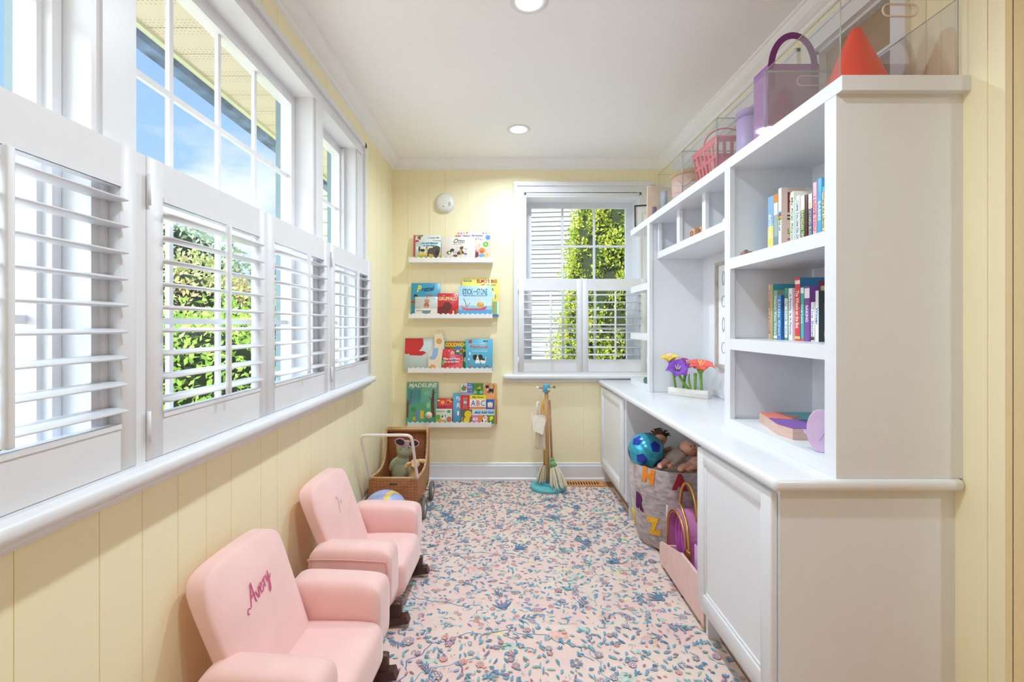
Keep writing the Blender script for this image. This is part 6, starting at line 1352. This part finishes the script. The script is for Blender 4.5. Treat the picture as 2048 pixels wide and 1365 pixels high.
# ================================================================== BOTTOM SHELF
zb = 0.8068
w_ = thing('wooden_puzzle_book', 'chunky wooden puzzle block with coral, teal and purple top on lowest shelf', 'puzzle', (1.01, 1.45, zb))
M_PLY = mat('pale_plywood', 'D3B3A6', .5, var=.1, scale=40, stretch=(1, 1, 6))
def quadprism(name, P, za, zb_, m, parent): return MB().prism(P, za, zb_, 'z').build(name, m, parent)
A = (PX(1513, 1.72) , 1.715); 
q1 = [(0.962, 1.705), (0.905, 1.500), (0.915, 1.435), (1.145, 1.415), (1.165, 1.700)]
quadprism('block', q1, zb, zb + 0.034, M_PLY, w_)
quadprism('coral_top', [(0.965, 1.702), (0.937, 1.600), (1.00, 1.575), (1.03, 1.60), (1.06, 1.62), (1.03, 1.66), (1.035, 1.70)], zb + .0342, zb + .0365, mc('E3826E'), w_)
quadprism('purple_top', [(0.934, 1.595), (0.908, 1.500), (0.918, 1.438), (1.142, 1.418), (1.148, 1.50), (1.09, 1.52), (1.06, 1.56), (1.00, 1.570)], zb + .0342, zb + .0365, mc('8459A8'), w_)
quadprism('teal_top', [(1.038, 1.70), (1.035, 1.665), (1.066, 1.62), (1.035, 1.60), (1.01, 1.575), (1.065, 1.564), (1.094, 1.525), (1.149, 1.506), (1.162, 1.698)], zb + .0342, zb + .0365, mc('62B0B4'), w_)
# lilac oval whale
wl = thing('wooden_whale', 'lilac oval wooden whale standing against the shelf post', 'toy', (0.905, 1.27, zb))
ov = [(PX(1629.5, 1.285) + .027 * math.cos(a), 0.862 + .058 * math.sin(a)) for a in [2 * PI * k / 32 for k in range(32)]]
b = MB(); b.M = Matrix.Translation((0.908, 1.30, 0)) @ Matrix.Rotation(math.radians(-33), 4, 'Z')
ov = [(.033 * math.cos(a), zb + .0605 + .060 * math.sin(a)) for a in [2 * PI * k / 36 for k in range(36)]]
b.prism(ov, -.007, .007, 'y', False); b.prism([(-.026, zb + .04), (-.040, zb + .052), (-.041, zb + .060), (-.034, zb + .058), (-.028, zb + .050)], -.0068, .0068, 'y'); b.build('body', mat('lilac_paint', 'D9BEE0', .45), wl)
b = MB(); b.M = Matrix.Translation((0.908, 1.30, 0)) @ Matrix.Rotation(math.radians(-33), 4, 'Z'); b.tube(smooth_line([(.012, -.0074, zb + .085), (.013, -.0074, zb + .065), (.004, -.0074, zb + .045), (-.004, -.0074, zb + .032)], 4), .0009, 5); b.build('groove', mat('mauve_line', 'B79ABF', .5), wl)
# small things in cubbies and on the shelves
zc = 1.6032
for i, (yy, xx, rz) in enumerate(((2.275, 0.968, 6), (2.215, 0.985, -12))):
    bl = thing('wooden_block', ('small wooden letter block, left one in the middle cubby', 'small wooden letter block, right one in the middle cubby')[i], 'block', (xx, yy, zc), (0, 0, math.radians(rz)), 'wooden blocks in the cubby')
    b = MB(); b.rbox(-.022, .022, -.024, .024, 0, .045, .003, 2); b.build('block_body', mat('natural_block_wood', 'C79A74', .6, var=.1), bl, local=True)
    b = MB(); b.tube([(-.0225, .011 * math.cos(a), .022 + .012 * math.sin(a)) for a in [2 * PI * k / 16 for k in range(16)]], .0022, 6, closed=True)
    b.build('ring_mark', mc('7A3F2C'), bl, local=True)
sh = thing('seashell', 'white ridged seashell in the right hand cubby', 'shell', (0.965, 1.905, zc))
b = MB(); b.ell((0.972, 1.92, zc + .020), (.030, .050, .018), 20, 12); b.ell((0.968, 1.885, zc + .024), (.024, .030, .022)); b.ell((0.965, 1.955, zc + .015), (.018, .025, .014)); fuse(b.build('shell_body', mat('white_shell', 'E6E4E0', .6, bump=.9, bscale=60), sh), .004, 2)
tb = thing('wooden_trinket', 'tiny brown wooden trinket on the upper shelf left of the storybooks', 'trinket', (0.90, 1.69, Z1)); b = MB(); b.rbox(.885, .915, 1.665, 1.695, Z1 + .0002, Z1 + .014, .002, 1); b.rbox(.890, .902, 1.672, 1.684, Z1 + .014, Z1 + .020, .001, 1); b.build('trinket_body', mc('8F6A5E'), tb)
pf = thing('photo_frame', 'small white framed card on the far end shelf beside the window', 'frame', (0.97, 2.82, Z2)); b = MB(); b.rbox(.893, .975, 2.795, 2.805, Z2 + .0002, Z2 + .10, .001, 1); b.build('card', mc('EDE9E4'), pf); b = MB(); b.box(.902, .915, 2.7942, 2.7949, Z2 + .02, Z2 + .085); b.build('stripe', mc('D9C48A'), pf)
gb = thing('trinket_box', 'small dark green box at the foot of the far end shelves', 'box', (0.93, 2.83, 0.807)); b = MB(); b.rbox(.885, .955, 2.80, 2.86, .8068, .835, .004, 2); b.rbox(.890, .950, 2.805, 2.855, .8352, .842, .003, 2); b.build('box_body', mc('4E6E66'), gb)

# ================================================================== ON TOP OF THE BOOKCASE: clear bins and their contents
ZT = 1.8152
def bin_(label, y0, y1, x0=0.885, x1=1.193, h=0.210, handle=True):
    r = thing('clear_bin', label, 'storage bin', ((x0 + x1) / 2, (y0 + y1) / 2, ZT), group='clear acrylic bins on the bookcase'); t = 0.003
    b = MB(); z0, z1 = ZT, ZT + h
    b.box(x0, x1, y0, y1, z0, z0 + t); b.box(x0, x0 + t, y0, y1, z0 + t, z1); b.box(x1 - t, x1, y0, y1, z0 + t, z1); b.box(x0 + t, x1 - t, y0, y0 + t, z0 + t, z1); b.box(x0 + t, x1 - t, y1 - t, y1, z0 + t, z1)
    b.build('bin_wall', M_ACRYL, r)
    e_ = MB(); rr_ = .0013
    for P in (((x0, y0, z0), (x0, y0, z1)), ((x1, y0, z0), (x1, y0, z1)), ((x0, y1, z0), (x0, y1, z1)), ((x1, y1, z0), (x1, y1, z1)), ((x0, y0, z1), (x1, y0, z1)), ((x0, y1, z1), (x1, y1, z1)), ((x0, y0, z1), (x0, y1, z1)), ((x1, y0, z1), (x1, y1, z1)), ((x0, y0, z0 + .001), (x1, y0, z0 + .001)), ((x0, y0, z0 + .001), (x0, y1, z0 + .001))): e_.cyl(P[0], P[1], rr_, seg=6)
    e_.build('bin_edge', M_ACEDGE, r)
    if handle:
        xc, zc_, hw_, hh = (x0 + x1) / 2 + .002, z0 + .179, .046, .016
        pts = [(xc + hw_ - hh + hh * math.cos(a), y0 - .0005, zc_ + hh * math.sin(a)) for a in [-PI / 2 + PI * k / 8 for k in range(9)]] + [(xc - hw_ + hh + hh * math.cos(a), y0 - .0005, zc_ + hh * math.sin(a)) for a in [PI / 2 + PI * k / 8 for k in range(9)]]
        h_ = MB(); h_.tube(pts, .0022, 6, closed=True); h_.build('handle_rim', mat('acrylic_handle_rim', 'D9CFC4', .12), r)
    return r
bin_('clear bin with the red cone at the near end of the bookcase top', 1.192, 1.531)
bin_('clear bin holding the purple bag and canister on the bookcase top', 1.538, 1.879)
bin_('clear bin holding the pink basket, third along the bookcase top', 1.886, 2.236)
bin_('clear bin holding the round pink box, farthest along the bookcase top', 2.243, 2.590)
ZI = ZT + .0035
k = thing('toy_cone', 'red plastic cone in the nearest clear bin', 'cone', (1.055, 1.36, ZI))
MB().lathe([(0.0, 0.0), (0.112, 0.0), (0.112, 0.006), (0.102, 0.008), (0.098, 0.012), (0.0165, 0.226), (0.013, 0.233), (0.0, 0.234)], (1.055, 1.36, ZI), 40).build('cone_body', mat('red_plastic', 'E2402F', .4, var=.02), k)
tb = thing('tote_bag', 'purple gift tote with looped handles sticking out of a clear bin', 'bag', (1.02, 1.645, ZI)); M_PUR = mat('purple_felt_bag', '9B66A4', .8, var=.05, scale=60)
b = MB(); b.box(.933, 1.113, 1.600, 1.603, ZI, 2.088); b.box(.933, 1.113, 1.687, 1.690, ZI, 2.088); b.box(.933, .936, 1.603, 1.687, ZI, 2.088); b.box(1.110, 1.113, 1.603, 1.687, ZI, 2.088); b.box(.936, 1.110, 1.603, 1.687, ZI, ZI + .004); b.build('bag_body', M_PUR, tb)
for yy in (1.5985,):
    b = MB(); pts = [(1.020 - .076 * math.cos(a), yy, 2.075 + .112 * math.sin(a)) for a in [PI * k / 20 for k in range(21)]]
    rows = []
    for i, p in enumerate(pts):
        a = PI * i / 20; nx, nz = -math.cos(a), math.sin(a); rows.append(((p[0] - nx * .011, p[2] - nz * .011), (p[0] + nx * .011, p[2] + nz * .011)))
    rows = [((rows[0][0][0], 2.00), (rows[0][1][0], 2.00))] + rows + [((rows[-1][0][0], 2.00), (rows[-1][1][0], 2.00))]
    V = []; F = []
    for (a_, c_) in rows: V += [(a_[0], yy - .001, a_[1]), (c_[0], yy - .001, c_[1]), (c_[0], yy + .001, c_[1]), (a_[0], yy + .001, a_[1])]
    for i in range(len(rows) - 1):
        for j in range(4): F.append((i * 4 + j, i * 4 + (j + 1) % 4, (i + 1) * 4 + (j + 1) % 4, (i + 1) * 4 + j))
    F += [(0, 1, 2, 3), tuple(len(V) - 4 + q for q in (3, 2, 1, 0))]
    b._add(V, F); b.build('handle', mat('deep_purple_strap', '7E3F88', .8), tb)
cn = thing('canister', 'lilac round canister beside the purple bag in a clear bin', 'canister', (0.975, 1.80, ZI))
MB().lathe([(0.0, 0.0), (0.043, 0.0), (0.045, 0.003), (0.045, 0.165), (0.0, 0.165)], (0.975, 1.80, ZI), 32).build('canister_body', mat('lilac_plastic', 'B39AD6', .4), cn)
MB().lathe([(0.047, 0.165), (0.047, 0.190), (0.044, 0.195), (0.0, 0.196)], (0.975, 1.80, ZI), 32).build('lid', mat('lilac_plastic_lid', 'A88BCB', .4), cn)
pb = thing('toy_basket', 'pink slotted plastic basket in the third clear bin', 'basket', (0.99, 2.04, ZI)); M_PK = mat('hot_pink_plastic', 'E8637C', .4, var=.03)
X0, X1, Y0_, Y1_ = 0.925, 1.085, 1.950, 2.140; hb = .150
def wall(mb, pa, pb_, oa, ob, n):
    """slatted wall from a bottom edge pa-pb to a top edge oa-ob"""
    pa, pb_, oa, ob = map(Vector, (pa, pb_, oa, ob)); T = 0.003
    def P(u, v): return pa.lerp(pb_, u).lerp(oa.lerp(ob, u), v)
    nrm = (pb_ - pa).cross(oa - pa).normalized() * T
    def slab(u0, u1, v0, v1):
        q = [P(u0, v0), P(u1, v0), P(u1, v1), P(u0, v1)]; mb._add([tuple(v) for v in q] + [tuple(v + nrm) for v in q], [(0, 1, 2, 3), (7, 6, 5, 4), (0, 4, 5, 1), (1, 5, 6, 2), (2, 6, 7, 3), (3, 7, 4, 0)])
    slab(0, 1, 0, .10); slab(0, 1, .46, .54); slab(0, 1, .86, 1)
    for i in range(n + 1): u = i / n; slab(max(0, u - .22 / n), min(1, u + .22 / n), .10, .86)
b = MB(); sx, sy = .022, .024; zt_ = ZI + hb
c4 = [(X0, Y0_), (X1, Y0_), (X1, Y1_), (X0, Y1_)]; o4 = [(X0 - sx, Y0_ - sy), (X1 + sx, Y0_ - sy), (X1 + sx, Y1_ + sy), (X0 - sx, Y1_ + sy)]
for i in range(4):
    p, q = c4[i], c4[(i + 1) % 4]; s2, t2 = o4[i], o4[(i + 1) % 4]; wall(b, (*p, ZI), (*q, ZI), (*s2, zt_), (*t2, zt_), 6)
b.box(X0, X1, Y0_, Y1_, ZI, ZI + .004); b.tube([(*p, zt_) for p in o4], .005, 8, closed=True); b.build('basket_body', M_PK, pb)
b = MB(); b.tube([(X0 + .08 - .10 * math.cos(a), 2.045, zt_ + .085 * math.sin(a)) for a in [PI * q / 16 for q in range(17)]], .0035, 8); b.build('handle', M_PK, pb)
rb_ = thing('round_box', 'pale pink round box with a tan rim in the farthest clear bin', 'box', (0.985, 2.395, ZI))
MB().lathe([(0.0, 0.0), (0.086, 0.0), (0.089, 0.003), (0.089, 0.125), (0.0, 0.125)], (0.985, 2.395, ZI), 40).build('box_body', mat('blush_card', 'DCB5A8', .6), rb_)
MB().lathe([(0.0905, 0.125), (0.0905, 0.148), (0.084, 0.152), (0.0, 0.152)], (0.985, 2.395, ZI), 40).build('lid', mat('tan_card', 'C9A77C', .6), rb_)
b = MB(); b.tube([(0.985 + .092 * math.cos(a), 2.395 + .092 * math.sin(a), ZI + .095 - .030 * math.sin((a - 3.6) / .9 * PI)) for a in [3.6 + .9 * q / 10 for q in range(11)]], .003, 6); b.build('cord', mat('cream_cord', 'E8D6C6', .8), rb_)
gb = thing('clear_pouch', 'small frosted blue pouch standing in the farthest clear bin', 'pouch', (0.905, 2.545, ZI)); b = MB(); b.rbox(.893, .915, 2.52, 2.575, ZI, ZI + .10, .008, 3); b.build('pouch_body', mat('frosted_blue_grey', '9FAABF', .3), gb)
# frames leaning beyond the bins
f = thing('black_frame', 'thin black picture frame leaning at the far end of the bookcase top', 'picture', (0.97, 2.985, ZT), (math.radians(-8), 0, math.radians(-14)))
b = MB(); W_, H_ = .20, .150
for (a, c, d, e_) in ((-W_ / 2, -W_ / 2 + .007, 0, H_), (W_ / 2 - .007, W_ / 2, 0, H_), (-W_ / 2 + .007, W_ / 2 - .007, 0, .007), (-W_ / 2 + .007, W_ / 2 - .007, H_ - .007, H_)): b.box(a, c, -.006, .006, d, e_)
b.build('frame', M_BLACK, f, local=True); MB().box(-W_ / 2 + .006, W_ / 2 - .006, 0, .005, .006, H_ - .006).build('mat_board', mc('D5D2CC', .7), f, local=True)
b = MB(); b.tube([(-.055, -.001, .03), (-.05, -.001, .09), (-.02, -.001, .095)], .0009, 5); b.build('line_drawing', mc('B5B2AC', .7), f, local=True)
cb = thing('wooden_board', 'pale wooden board leaning between the black frame and the bins', 'board', (0.955, 2.78, ZT), (math.radians(-10), math.radians(4), 0))
b = MB(); b.rbox(-.075, .10, -.005, .005, .004, .215, .004, 2); b.build('board_body', mat('pale_birch', 'E0C8B4', .6, var=.08, scale=20), cb, local=True)
b = MB(); b.rbox(-.045, -.020, -.012, -.006, .004, .075, .002, 1); b.build('brush', mc('8E7A8C'), cb, local=True)
